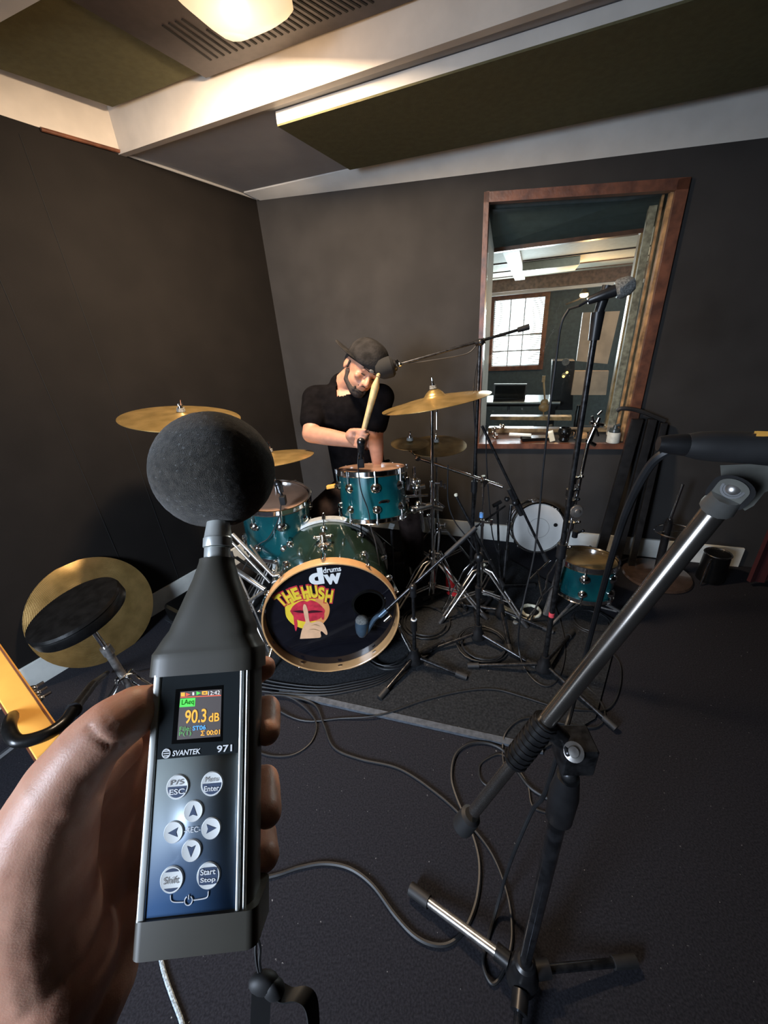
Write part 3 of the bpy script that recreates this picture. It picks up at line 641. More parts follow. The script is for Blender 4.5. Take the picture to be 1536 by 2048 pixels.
mb = MB(); F_ = dict(P=hpt, X=HX, Y=HY, N=-ba * .0016)
fit(mb, 'd', (617, 1136, 647, 1169), offset=.05, **F_); fit(mb, 'w', (648, 1147, 683, 1168), offset=.05, **F_); fit(mb, 'drums', (646, 1133, 682, 1144), offset=.02, **F_)
mb.build('maker_lettering', M['logow'], t, recalc=False)
m1 = MB(); m2 = MB()
for ch, cx_, cy_, wd, r_ in (('T', 561, 1200, 17, .45), ('H', 577, 1193, 17, .30), ('E', 592, 1187, 14, .20), ('H', 612, 1184, 16, .06), ('U', 628, 1183, 15, 0), ('S', 643, 1186, 13, -.12), ('H', 658, 1192, 15, -.25)):
    fit(m1, ch, (cx_ - wd / 2 - 2, cy_ - 15, cx_ + wd / 2 + 2, cy_ + 15), rot=r_, offset=.09, P=hpt, X=HX, Y=HY, N=-ba * .0010)
    fit(m2, ch, (cx_ - wd / 2, cy_ - 12.5, cx_ + wd / 2, cy_ + 12.5), rot=r_, offset=.05, P=hpt, X=HX, Y=HY, N=-ba * .0024)
m1.build('lettering_outline', M['lip'], t, recalc=False); m2.build('band_lettering', M['yel'], t, recalc=False)
def hpoly(name, pts, mt, lift, smooth=True):
    P = cr([hpt(*p) for p in pts + [pts[0]]], 4)[:-1] if smooth else [hpt(*p) for p in pts]
    mb = MB(); mb.prism([p - ba * lift for p in P], -ba * .0004); return mb.build(name, mt, t)
hpoly('sun_print', [(570, 1215), (577, 1200), (592, 1192), (618, 1186), (643, 1193), (657, 1208), (659, 1224), (652, 1240), (636, 1254), (612, 1258), (588, 1250), (573, 1234)], M['yel'], .0002)
hpoly('sun_glow_print', [(625, 1187), (645, 1194), (657, 1208), (659, 1224), (652, 1240), (636, 1252), (630, 1230), (632, 1205)], M['ora'], .0006)
hpoly('lips_print', [(580, 1222), (586, 1212), (597, 1204), (607, 1201), (614, 1203), (622, 1200), (635, 1205), (645, 1214), (650, 1222), (644, 1233), (633, 1240), (616, 1243), (600, 1241), (590, 1236)], M['lip'], .0010)
hpoly('lip_line_print', [(584, 1222), (600, 1220), (613, 1222), (628, 1220), (646, 1223), (628, 1225), (613, 1226), (598, 1225)], M['lipd'], .0014)
hpoly('drip_print', [(587, 1232), (592, 1236), (595, 1248), (592, 1262), (589, 1252)], M['lip'], .0012)
hpoly('drip_print', [(642, 1228), (648, 1226), (648, 1238), (644, 1238)], M['lip'], .0012)
hpoly('hand_print', [(600, 1277), (603, 1262), (608, 1250), (611, 1243), (608, 1228), (606, 1215), (608, 1208), (612, 1210), (616, 1222), (620, 1244), (634, 1242), (644, 1244), (651, 1254), (655, 1266), (652, 1269), (644, 1262), (641, 1264), (642, 1272), (636, 1275)], M['fing'], .0018)
for q in ([(622, 1250), (632, 1248), (641, 1252), (632, 1249.5)], [(618, 1258), (630, 1257), (641, 1262), (630, 1258.5)]): hpoly('crease_print', q, M['hoopb'], .0023)
# lugs, claws and rods around the drum
for k in range(10):
    a = 2 * PI * (k + .5) / 10; d = be * math.cos(a) + UP * math.sin(a)
    for hh, e in ((.10, -.012), (BL - .09, BL + .03)):
        o = lug_mb(bc + ba * hh + d * BR, d, ba, .95).build('lug', M['chrome'], t)
        mb = MB(); mb.tube(bc + ba * hh + d * (BR + .012), bc + ba * e + d * (BR + .024), .0032, seg=8); mb.build('tension_rod', M['chrome'], o)
        mb = MB(); s_ = 1 if hh < .15 else -1; cx_ = bc + ba * (e + .022 * s_) + d * (BR + .016)
        mb.box(cx_, (.018, .042, .006), d.cross(ba), ba, d, bev=.002); mb.box(bc + ba * (e + .002 * s_) + d * (BR + .008), (.016, .005, .020), d.cross(ba), ba, d); mb.ell(bc + ba * (e - .003 * s_) + d * (BR + .024), .006, seg=8, rings=6); mb.build('claw', M['chrome'], o)
# tom mount plate on the top of the shell
c_ = bc + ba * .15 + UP * BR
mb = MB(); mb.lathe([(.042, -.006), (.040, .006), (.022, .012), (.020, .020)], c_, UP, 24, sx=1.1, sy=.8); mb.build('mount_plate', M['nickel'], t)
mb = MB(); mb.tube(c_ + UP * .015, c_ + UP * .045, .014); mb.tube(c_ + UP * .03 - be * .03, c_ + UP * .03 + be * .03, .006); mb.ell(c_ + UP * .03 + be * .034, .009); mb.ell(c_ + UP * .03 - be * .034, .009); mb.build('mount_clamp', M['nickel'], t)
for s_ in (-1, 1):                                  # spurs
    a = bc + ba * .12 + be * (s_ * BR * .93) - UP * .10
    e = Vector((bc.x, bc.y, 0)) + be * (s_ * .335) - ba * .03 + UP * .008
    mb = MB(); mb.tube(a, e, .009, .008); mb.ell(a, .020); mb.build('spur', M['chrome'], t); 
# --- rack tom in the middle
tc_ = Vector((-.0485, 1.70, .535)); tr = .158
tax = Vector((.02, .20, 1)).normalized()
rt_ = drum('rack_tom', tc_, tax, tr, .225, M['teal'], M['heads'], M['chrome'], 'teal rack tom with chrome hoops above the bass drum', 'drum', 8, x0=.10)
mb = MB(); fc = tc_ + tax * .12 + Vector((.05, -tr * .955, 0)); fx, fy, fz = (Vector((.96, .26, 0)).normalized()), tax, Vector((.28, -.96, 0))
mb.lathe([(.027, 0), (.026, .0015), (.001, .002)], fc, (.30, -.95, 0), 24, sx=1, sy=.42); mb.build('badge', M['nickel'], rt_)
mb = MB(); mb.lathe([(.020, 0), (.001, .003)], fc - Vector((-.0005, .001, 0)), (.30, -.95, 0), 24, sx=1, sy=.35); mb.build('badge_print', M['s_bk'], rt_)
# tom arm to the right with clamps
mb = MB(); a = tc_ + tax * .15 + Vector((tr, -.01, 0)); mb.box(a + Vector((.012, 0, 0)), (.02, .05, .07), bev=.006); mb.tube(a + Vector((.02, 0, 0)), a + Vector((.07, .0, 0)), .014); mb.ell(a + Vector((.045, 0, 0)), .024); mb.tube(a + Vector((.045, 0, .075)), a + Vector((.045, 0, -.075)), .0075); mb.ell(a + Vector((.045, 0, -.03)), .016)
mb.build('mount_bracket', M['chrome'], rt_)
mb = MB(); mb.box(Y9(662, 973, 1.85), (.045, .018, .018), (.9, -.3, .2), (.3, .9, 0), (0, 0, 1), bev=.005); lab(mb.build('wing_screw', M['orangew'], rt_), 'small amber wooden wedge')
# --- left tom on the stand
lt = Vector((-.535, 1.70, .415)); lax = Vector((.10, -.08, 1)).normalized()
drum('floor_tom', lt, lax, .158, .265, M['teal'], M['heads'], M['chrome'], 'bright teal tom with tan head tilted at left of the bass drum', 'drum', 8, x0=.35)
# --- snare drum leaning against the back wall, head towards the camera
sc = Y9(1077, 1056, 2.28); sax = Vector((-.12, -.93, .22)).normalized()
sb = sc - sax * .12
st = drum('snare_drum', sb, sax, .152, .12, M['chrome'], M['headw'], M['chrome'], 'snare drum standing on edge with its white head facing forward', 'drum', 8)
x_, y_, _ = frame(sax)
mb = MB(); q = []
for k in range(49): a = 2 * PI * k / 48; q.append(sc + sax * .0018 + x_ * math.cos(a) * .062 + y_ * math.sin(a) * .062)
mb.path(q, .0009, 5); mb.build('ring_print', M['txtg'], st)
mb = MB(); mb.lathe([(.012, 0), (.011, .004), (.001, .005)], pl(1111, 1050, sc + sax * .002, sax), sax, 14); mb.build('damper', M['black'], st)
# --- small teal tom with cymbal on the floor at right
gl = zp(1166, 1180, .115); drum('floor_tom', gl, (.04, .10, 1), .125, .175, M['teal'], M['headd'], M['chrome'], 'small teal drum with dark gold head standing at right of the stands', 'drum', 6, x0=.5)
mb = MB(); t = thing('drum_cradle', Vector((gl.x, gl.y, 0)), 'low chrome three-legged cradle under the small teal drum at right', 'stand')
for k, a in enumerate((-2.6, -.5, 1.3)):
    mb = MB(); d = Vector((math.cos(a), math.sin(a), 0)); mb.tube(gl + UP * -.012, Vector((gl.x, gl.y, .008)) + d * .24, .007); mb.tube(Vector((gl.x, gl.y, .04)), Vector((gl.x, gl.y, .03)) + d * .16, .005); o = mb.build('leg', M['steel'], t)
    m_ = MB(); m_.tube(Vector((gl.x, gl.y, .012)) + d * .225, Vector((gl.x, gl.y, .006)) + d * .255, .011); m_.build('rubber_foot', M['rubber'], o)
# --- cymbals
def cymbal(loc, ax, rad, label, bell=.12, mt='bronze', cup=True, group=None, arch=.10, felt=True, bellh=.05):
    t = thing('cymbal', loc, label, 'cymbal', group); loc = Vector(loc); pr_ = []
    n = 26
    for i in range(n + 1):
        u = i / n; r_ = rad * (1 - u)
        q = r_ / rad
        z = -arch * rad * q ** 1.6 + (bellh * rad * math.cos(min(q / bell, 1) * PI / 2) ** .7 if q < bell else 0) + (.0006 * math.sin(q * 180))
        pr_.append((max(r_, .0005), z))
    prof = [(r_, z - .0016) for r_, z in reversed(pr_)] + pr_
    mb = MB(); mb.lathe(prof, loc, ax, 64, cap=False); mb.build('plate', M[mt], t, ang=60)
    if felt:
        a = Vector(ax).normalized(); mb = MB(); mb.tube(loc + a * (bellh * rad), loc + a * (bellh * rad + .014), .017, .015); mb.build('felt_washer', M['greym'], t)
        mb = MB(); b_ = loc + a * (bellh * rad + .014); x, y, _ = frame(a); mb.tube(b_, b_ + a * .032, .0045, seg=8); mb.tube(b_, b_ + a * .010, .010, .008); mb.box(b_ + a * .014, (.034, .006, .010), x, y, a, bev=.002); mb.build('wing_nut', M['chrome'], t)
    return t
cl = Y9(363, 828, 1.8); cymbal(cl, (.15, -.02, 1), .228, 'bronze crash cymbal at far left beside the grey foam ball', arch=.06)
cr_ = Y9(540, 908, 1.93); cymbal(cr_, (-.03, .10, 1), .20, 'bronze ride cymbal showing right of the grey foam ball', arch=.10)
c3 = Y9(869, 793, 1.9); cymbal(c3, (-.13, .08, 1), .238, 'bronze crash cymbal on the tall chrome stand right of the drummer', arch=.10, bell=.20, bellh=.14)
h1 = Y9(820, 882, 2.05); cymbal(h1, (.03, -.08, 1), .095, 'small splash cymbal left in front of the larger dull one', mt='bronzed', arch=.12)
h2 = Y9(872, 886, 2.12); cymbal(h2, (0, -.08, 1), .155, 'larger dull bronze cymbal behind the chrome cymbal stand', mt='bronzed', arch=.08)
# large cymbal leaning on the left wall behind the stool
gcx = lw(192, 1222, .085); gax = (LN + UP * .30).normalized(); cymbal(gcx, gax, .255, 'very large golden cymbal leaning on the left wall behind the stool', arch=.05, bell=.10, felt=False, mt='bronze')
gg = bpy.data.objects
# ------------------------------------------------------------------ stands
def foot(o, a, b, r): mb = MB(); mb.tube(a, b, r, r * 1.05); return mb.build('rubber_foot', M['rubber'], o)
def mic_stand(name, base, label, poletop, legs, legr=.008, pr_=.008, leglen=.26, hub=.03, hubh=.06, mt='blackm', tall=None, upr=.0055, split=.5, group=None, legz=.055, footl=.04):
    base = Vector(base); base.z = 0; t = thing(name, base, label, 'stand', group)
    mb = MB(); mb.lathe([(hub * .5, .03), (hub, .032), (hub, .045), (hub * .55, hubh + .02), (hub * .5, hubh + .045), (.004, hubh + .045)], base, UP, 20); mb.build('hub', M['black'], t)
    for a in legs:
        d = Vector((math.cos(a), math.sin(a), 0)); L_ = leglen
        mb = MB(); p, q = base + d * hub * .8 + UP * legz, base + d * L_ + UP * .016; mb.tube(p, q, legr); o = mb.build('leg', M[mt], t)
        dd = (q - p).normalized(); foot(o, q - dd * footl, q + dd * .008, legr * 1.55)
    top = Vector(poletop); mid = base.lerp(top, split)
    mb = MB(); mb.tube(base + UP * .05, mid, pr_); mb.build('pole', M[mt], t)
    mb = MB(); dd = (top - base).normalized(); mb.tube(mid - dd * .04, mid + dd * .015, pr_ * 1.6); mb.build('clutch', M['black'], t)
    mb = MB(); mb.tube(mid, top, upr); mb.build('upper_pole', M[mt], t)
    return t
def boom(t, a, b, r=.005, joint=None, mt='blackm', cw=True):
    mb = MB(); a = Vector(a); b = Vector(b); mb.tube(a, b, r); mb.build('boom', M[mt], t)
    d = (b - a).normalized()
    if cw: mb = MB(); mb.tube(a - d * .01, a + d * .035, r * 2.0, r * 1.7); mb.build('end_grip', M['rubber'], t)
    if joint is not None:
        j = Vector(joint); mb = MB(); x, y, _ = frame(d); mb.tube(j - x * .022, j + x * .022, r * 2.2); mb.ell(j + x * .03, r * 2.4); mb.tube(j - d * .02, j + d * .02, r * 1.9); mb.build('boom_clamp', M['black'], t)
def mic(name, a, b, rb, rh, label, body='black', grille='greym', hl=.05, cat='microphone'):
    """a tail, b head centre"""
    a = Vector(a); b = Vector(b); d = (b - a).normalized(); L_ = (b - a).length; t = thing(name, a, label, cat)
    mb = MB(); mb.lathe([(rb * .6, 0), (rb * .8, .004), (rb, L_ * .5), (rb * 1.15, L_ - rh * .9)], a, d, 20); mb.build('body', M[body], t)
    mb = MB(); mb.lathe([(rh * .8, L_ - rh), (rh * 1.02, L_ - rh * .75), (rh * 1.02, L_ - rh * .3), (rh * .95, L_ + rh * .3), (rh * .6, L_ + rh * .8), (.001, L_ + rh * .95)], a, d, 24); mb.build('grille', M[grille], t)
    return t
fl = lambda x, y: zp(x, y, 0)
# A: straight stand in the centre right, microphone high up against the window
b = fl(1085, 1348); top = vz(b.x, b.y, 640); 
# (the pole leans slightly to the right in the photograph)
top = pl(1195, 632, b, Vector((0, 1, 0)))
tA = mic_stand('microphone_stand', b, 'tall black straight microphone stand rising in front of the window', top, (2.95, .75, -1.05), pr_=.010, leglen=.30, hub=.034, upr=.0085, split=.46)
mb = MB(); mb.tube(b.lerp(top, .23), b.lerp(top, .245), .0105); lab(mb.build('tape', M['tape'], tA), 'pink tape band')
d = (top - b).normalized()
mb = MB(); mb.tube(top - d * .06, top + d * .01, .014, .017); mb.tube(top, top + Vector((.015, 0, .07)), .012, .014); mb.build('clip', M['black'], tA)
ma = pl(1175, 602, top, Vector((0, 1, 0))); mb_ = pl(1252, 573, top + Vector((0, -.03, 0)), Vector((0, 1, 0)))
mic('microphone', ma, mb_, .013, .0235, 'grey dome microphone pointing right on the tall stand before the window', grille='greym')
# B: boom stand behind the kick microphone, boom crossing steeply
b = fl(955, 1284); topB = pl(965, 850, b, Vector((0, 1, 0)))
# centre stand carrying the overhead microphone
jB = Y9(962, 684, 1.62); 
b2 = Vector((jB.x - .02, jB.y + .02, 0)); b2 = fl(940, 1180)
tO = mic_stand('microphone_stand', b2, 'black boom stand by the window left edge, boom over the drummer', pl(960, 684, b2, Vector((0, 1, 0))), (3.4, 1.0, -.9), pr_=.010, leglen=.28, split=.5, upr=.008)
jo = pl(960, 684, b2, Vector((0, 1, 0)))
oa = pl(1053, 655, b2 + Vector((0, -.02, 0)), Vector((0, 1, 0))); ob = pl(798, 729, b2 + Vector((0, .05, 0)), Vector((0, 1, 0)))
boom(tO, oa, ob, .006, jo)
mb = MB(); mb.path(cr([ob, ob.lerp(oa, .25) - UP * .02, ob.lerp(oa, .55) - UP * .035, jo - UP * .01, jo - UP * .2 + Vector((-.02, 0, 0)), jo - UP * .6 + Vector((.01, 0, 0)), b2 + UP * .3]), .0028, 6); mb.build('cable_run', M['cable'], tO)
mc = mic('microphone', ob + Vector((-.01, 0, 0)), pl(768, 733, ob, Vector((0, 1, 0))) + Vector((-.0, 0, -.01)), .030, .044, 'black overhead microphone right of the drummer cap at the boom end', body='black', grille='slot')  # head swelled and blackened to take in the blurred shadow on the wall behind
mb = MB(); mb.ell(ob + Vector((.004, -.0, 0)), .011); mb.tube(ob + Vector((.0, 0, .0)), ob + Vector((-.01, 0, .02)), .006); mb.build('connector', M['chrome'], mc)
# C: kick drum microphone, short stand and boom
bC = fl(830, 1332)
tC = mic_stand('microphone_stand', bC, 'short black microphone stand standing beside the bass drum hoop', pl(826, 1180, bC, Vector((0, 1, 0))), (3.93, -.42, .62), pr_=.0085, leglen=.22, hub=.034, upr=.007, split=.6, legr=.0085)
mb = MB(); j = pl(828, 1243, bC, Vector((0, 1, 0))); mb.tube(j - UP * .013, j + UP * .013, .0125); lab(mb.build('tape', M['logow'], tC), 'white paper tag'); 
mb = MB(); j = pl(826, 1180, bC, Vector((0, 1, 0))); mb.tube(j - UP * .03, j + UP * .012, .013); mb.ell(j + UP * .012, .016); mb.build('clutch', M['black'], tC)
bB = fl(955, 1284)
jK = yp(948, 1056, 1.35)
tB = mic_stand('microphone_stand', bB, 'black boom stand holding the blue microphone to the bass drum', pl(958, 1115, bB, Vector((0, 1, 0))), (3.35, -.72, 1.4), pr_=.009, leglen=.27, hub=.032, upr=.0075, split=.65)
jt = pl(958, 1115, bB, Vector((0, 1, 0))); mb = MB(); mb.ell(jt, (.020, .020, .024)); mb.build('clutch', M['black'], tB)
kp = hpt(760, 1213) - ba * .05
boom(tB, yp(952, 1055, 1.30), kp, .0065, None, cw=False, mt='blackm')
mb = MB(); mb.tube(jt, yp(946, 1060, 1.31), .007); mb.build('boom_arm', M['blackm'], tB)
mb = MB(); k1 = yp(952, 1055, 1.30); dk = (kp - k1).normalized(); mb.tube(k1, k1 + dk * .16, .0095); mb.build('end_grip', M['rubber'], tB)
t = thing('kick_microphone', kp, 'blue-grey egg shaped microphone in front of the bass drum port hole', 'microphone')
mt_ = hpt(722, 1268) - ba * .055; mh = hpt(722, 1228) - ba * .045
mb = MB(); dd = (mt_ - mh).normalized(); mb.lathe([(.026, -.004), (.028, .01), (.028, .03), (.024, .055), (.014, .072), (.001, .077)], mh, dd, 24); mb.build('body', M['bluem'], t)
mb = MB(); mb.lathe([(.0265, .0), (.027, -.006), (.022, -.016), (.012, -.022), (.001, -.024)], mh, dd, 24); mb.build('grille', M['greym'], t)
mb = MB(); mb.path(cr([kp, kp.lerp(mh, .35) - UP * .01, mh.lerp(mt_, .5) + be * .02]), .010); mb.tube(kp - dk * .03, kp + dk * .012, .011); mb.build('yoke', M['bluem'], t)
mb = MB(); cn = hpt(765, 1220) - ba * .058; mb.tube(cn + (k1 - kp).normalized() * .035 - UP * .01, cn - UP * .01, .008); mb.build('connector', M['nickel'], t)
# D: another low boom stand: long thin boom from lower right up to the clamps on the window ledge
bD = fl(1000, 1238)
tD = mic_stand('microphone_stand', bD, 'black boom stand with long boom slanting up toward the window sill', yp(1022, 1010, 1.62), (2.6, 4.6, -.55), pr_=.008, leglen=.24, hub=.026, upr=.007, split=.6)
mb = MB(); a, c_ = yp(1012, 966, 1.62), yp(1125, 1160, 1.45); mb.build('x', M['black'], tD) if False else None
boom(tD, yp(1092, 1118, 1.52), yp(964, 852, 1.62), .0062, yp(1030, 1000, 1.58))
mb = MB(); p_, q_ = yp(1018, 978, 1.58), yp(1043, 1030, 1.56); mb.tube(p_, q_, .011); mb.build('sleeve', M['black'], tD)
# E: stand with thin boom from the upper left of centre down to lower right
bE = fl(945, 1170)
tE_ = mic_stand('microphone_stand', fl(1000, 1190) , 'black boom stand between the cymbal stands with steeply slanted boom', yp(995, 1010, 1.75), (3.9, 1.9, .2), pr_=.007, leglen=.2, hub=.022, upr=.006, split=.5)
boom(tE_, yp(1004, 1168, 1.50), yp(912, 992, 1.62), .006, None)
mb = MB(); mb.ell(yp(912, 990, 1.62), .009); mb.build('tip', M['cream'], tE_)
mb = MB(); mb.tube(yp(940, 1062, 1.57), yp(1010, 1012, 1.70), .005); mb.build('boom_arm', M['blackm'], tE_)
mb = MB(); mb.tube(yp(986, 1012, 1.74), yp(1002, 1003, 1.75), .010); mb.ell(yp(1014, 998, 1.75), .014); mb.build('knob', M['black'], tE_)
# ------------------------------------------------------------------ chrome cymbal stands
def cym_stand(name, base, top, label, legs, leglen=.27, hubz=.34, mt='steel', r=.010, spread=None, tilt=None, group=None):
    base = Vector(base); base.z = 0; top = Vector(top); t = thing(name, base, label, 'stand', group)
    n = 3; zs = [.05, hubz + .04, hubz + (top.z - hubz) * .55, top.z]; rr = [r, r * .8, r * .6]
    P = [base.lerp(Vector((top.x, top.y, 0)), (z / top.z)) + UP * z for z in zs]
    for k in range(3):
        mb = MB(); mb.tube(P[k], P[k + 1], rr[k]); mb.build('tube', M['chrome'], t)
        if k: mb = MB(); mb.tube(P[k] - UP * .02, P[k] + UP * .012, rr[k - 1] * 1.45); mb.tube(P[k], P[k] + Vector((.035, -.01, 0)), .005); mb.box(P[k] + Vector((.04, -.01, 0)), (.012, .006, .03), bev=.002); mb.build('clamp', M['chrome'], t)
    hub = base + UP * hubz; low = base + UP * .10
    mb = MB(); mb.tube(hub - UP * .02, hub + UP * .02, r * 2.0); mb.build('leg_collar', M['chrome'], t)
    mb = MB(); mb.tube(low - UP * .012, low + UP * .012, r * 1.7); mb.build('brace_collar', M['chrome'], t)
    for a in legs:
        d = Vector((math.cos(a), math.sin(a), 0)); sd = Vector((-d.y, d.x, 0)) * .012
        mb = MB(); q = base + d * leglen + UP * .014; kn = hub + d * .05 - UP * .01
        for s_ in (-1, 1): mb.path([hub + sd * s_ * .4, kn + sd * s_, q + sd * s_ * .7], .0048, 8)
        o = mb.build('leg', M[mt], t); mdp = kn.lerp(q, .55)
        mb = MB()
        for s_ in (-1, 1): mb.path([low + sd * s_ * .6, mdp + sd * s_ * .8], .0038, 6)
        mb.ell(mdp, .007); mb.build('brace', M[mt], o)
        dd = (q - kn).normalized(); foot(o, q - dd * .03, q + dd * .012, .013)
    return t
b = fl(865, 1200); tp = Vector((c3.x, c3.y, c3.z - .01)); pt_ = pl(864, 815, b, Vector((0, 1, 0)))
tS1 = cym_stand('cymbal_stand', b, pt_, 'tall chrome cymbal stand under the bronze crash right of the drummer', (3.75, -.65, 1.3), leglen=.30, hubz=.26, r=.0125)
mb = MB(); mb.path([pt_ - UP * .02, pt_ + Vector((.0, .0, .0)), c3], .006); mb.ell(pt_, .016); mb.build('tilter', M['chrome'], tS1)
mb = MB(); mb.tube(pt_ + Vector((.022, .01, -.10)), Vector((c3.x + .008, c3.y, c3.z - .02)), .004); mb.build('rod', M['chrome'], tS1)
b = fl(960, 1212); tpp = pl(967, 960, b, Vector((0, 1, 0)))
tS2 = cym_stand('cymbal_stand', b, tpp, 'chrome boom cymbal stand with blue tape carrying the small splash cymbal', (3.6, -.8, 1.0), leglen=.25, hubz=.24, r=.0085)
mb = MB(); j = pl(963, 1030, b, Vector((0, 1, 0))); mb.tube(j - UP * .012, j + UP * .012, .0095); lab(mb.build('tape', M['blue'], tS2), 'blue tape band')
aA, aB = pl(1006, 974, tpp + Vector((0, -.06, 0)), Vector((0, 1, 0))), yp(836, 916, h1.y - .03)
mb = MB(); mb.tube(aA, aB, .0075); mb.build('boom', M['chrome'], tS2)
mb = MB(); mb.ell(tpp, .017); mb.tube(tpp - UP * .03, tpp + UP * .02, .011); mb.tube(tpp + Vector((0, -.03, 0)), tpp + Vector((0, .03, 0)), .012); mb.build('boom_clamp', M['chrome'], tS2)
mb = MB(); mb.ell(aB, .016); mb.tube(aB + Vector((0, -.02, 0)), aB + Vector((0, .02, 0)), .009); mb.path([aB, aB + Vector((-.03, 0, .03)), Vector((h1.x, h1.y, h1.z - .0))], .0038); mb.build('tilter', M['chrome'], tS2)
b = yp(870, 1120, h2.y); b = Vector((h2.x + .01, h2.y, 0))
tS3 = cym_stand('cymbal_stand', b, (h2.x, h2.y, h2.z - .01), 'chrome cymbal stand under the larger dull cymbal, behind the tall one', (2.5, .3, 4.4), leglen=.24, hubz=.30, r=.009)
# hardware cluster between rack tom and the stands
t = thing('multi_clamp', yp(845, 1000, 1.68), 'tangle of chrome clamps joining rack tom arm and cymbal stand', 'clamp')
for (x0_, y0_, x1_, y1_, r_) in ((812, 993, 856, 990, .007), (838, 962, 842, 1040, .0065), (836, 1008, 885, 1018, .012), (826, 1020, 864, 1010, .016), (835, 975, 850, 972, .013), (842, 1025, 846, 1062, .009), (856, 1030, 862, 1058, .007), (870, 1000, 888, 1014, .005)):
    mb = MB(); mb.tube(yp(x0_, y0_, 1.68), yp(x1_, y1_, 1.68), r_); mb.ell(yp(x0_, y0_, 1.68), r_ * 1.35); mb.build('clamp_piece', M['chrome'] if r_ < .012 else M['nickel'], t)
# chrome stand left, holding crash and left tom
b = Vector((cl.x + .02, cl.y, 0)); tL = cym_stand('cymbal_stand', b, cl - UP * .008, 'chrome cymbal stand behind the meter under the far left crash', (-.9, 1.2, 3.3), leglen=.30, hubz=.38, r=.012)
b = Vector((cr_.x - .03, cr_.y + .02, 0)); tR = cym_stand('cymbal_stand', b, cr_ - UP * .008, 'chrome stand carrying the left tom and the ride cymbal', (-.6, 1.9, 3.9), leglen=.34, hubz=.36, r=.012)
for (x0_, y0_, x1_, y1_, r_) in ((465, 1068, 545, 1150, .008), (455, 1075, 540, 1165, .006), (468, 1138, 530, 1180, .012), (488, 1210, 530, 1180, .009), (500, 1090, 560, 1170, .005)):
    mb = MB(); mb.tube(yp(x0_, y0_, 1.50), yp(x1_, y1_, 1.42), r_); mb.build('leg_strut', M['steel'], tR)
# right cluster: folded hi-hat stand with chrome rods
b = zp(1095, 1235, 0)
t = thing('hi_hat_stand', b, 'folded chrome stand leaning upright behind the tall black microphone stand', 'stand')
Yh = b.y
def q9(x, y, dy=0): return pl(x, y, b + Vector((0, dy, 0)), Vector((0, 1, 0)))
mb = MB(); mb.tube(q9(1092, 1228), q9(1128, 1110), .016, .014); mb.build('tube', M['steel'], t)
mb = MB(); mb.tube(q9(1128, 1110), q9(1176, 885), .0075); mb.build('rod', M['chrome'], t)
mb = MB(); mb.tube(q9(1176, 885), q9(1198, 835), .013, .008); mb.tube(q9(1170, 880), q9(1190, 890), .008); mb.tube(q9(1180, 845), q9(1206, 850), .006); mb.tube(q9(1184, 832), q9(1196, 872), .005); mb.tube(q9(1196, 830), q9(1204, 822), .004); mb.ell(q9(1192, 850), .015); mb.build('clamp', M['chrome'], t)
mb = MB(); c_ = q9(1153, 1022, -.04); mb.lathe([(.025, -.012), (.028, 0), (.024, .008), (.010, .010), (.009, .016), (.001, .017)], c_, (-.1, -1, .2), 24); mb.build('drum_key_wheel', M['steel'], t)
mb = MB()
for pts in ([(1122, 1110), (1095, 1150), (1092, 1175), (1078, 1200), (1062, 1240), (1035, 1270)], [(1118, 1130), (1108, 1170), (1085, 1190), (1072, 1215), (1050, 1245)], [(1075, 1140), (1085, 1200)], [(1100, 1120), (1058, 1160)]):
    mb.path([q9(x, y, -.03) for x, y in pts], .0045)
mb.build('leg', M['chrome'], t)
mb = MB(); mb.tube(q9(1032, 1243, -.03), q9(1020, 1272, -.04), .012, .014); mb.build('rubber_foot', M['greym'], t)
for i, (x, y, r_) in enumerate(((1140, 985, .016), (1147, 960, .013), (1140, 1005, .018), (1142, 1050, .014), (1150, 1068, .012), (1125, 1100, .017))):
    mb = MB(); c_ = q9(x, y, -.02); mb.tube(c_ - UP * .015, c_ + UP * .015, r_); mb.tube(c_, c_ + Vector((.03, 0, .012)), .005); mb.ell(c_ + Vector((.033, 0, .013)), .008); mb.build('clamp', M['blackm'] if i % 2 == 0 else M['chrome'], t)
# splayed chrome legs left of it (folded tripod lying between the stands)
b = zp(905, 1235, 0); t = thing('tripod_base', b, 'bare chrome double braced tripod legs in front of the red cloth', 'stand')
mb = MB()
for pts in ([(878, 1112), (897, 1160), (905, 1200), (938, 1250)], [(882, 1106), (904, 1150), (918, 1190), (940, 1245)]): mb.path(cr([pl(x, y, b + Vector((0, .02, 0)), Vector((0, 1, 0))) for x, y in pts], 3), .0045)
mb.build('leg', M['chrome'], t)
mb = MB()
for pts in ([(950, 1118), (925, 1145), (918, 1160), (900, 1190), (884, 1222)], [(952, 1128), (930, 1160), (910, 1200), (890, 1228)]): mb.path(cr([pl(x, y, b + Vector((0, -.01, 0)), Vector((0, 1, 0))) for x, y in pts], 3), .0042)
mb.build('leg', M['chrome'], t)
mb = MB(); mb.path([pl(x, y, b + Vector((0, .05, 0)), Vector((0, 1, 0))) for x, y in ((858, 1108), (830, 1140), (812, 1175))], .0045); mb.path([pl(x, y, b + Vector((0, .05, 0)), Vector((0, 1, 0))) for x, y in ((870, 1108), (862, 1150), (858, 1190))], .004); mb.build('leg', M['chrome'], t)
mb = MB(); mb.tube(pl(936, 1246, b, Vector((0, 1, 0))), pl(944, 1262, b, Vector((0, 1, 0))), .011); mb.build('rubber_foot', M['cream'], t)
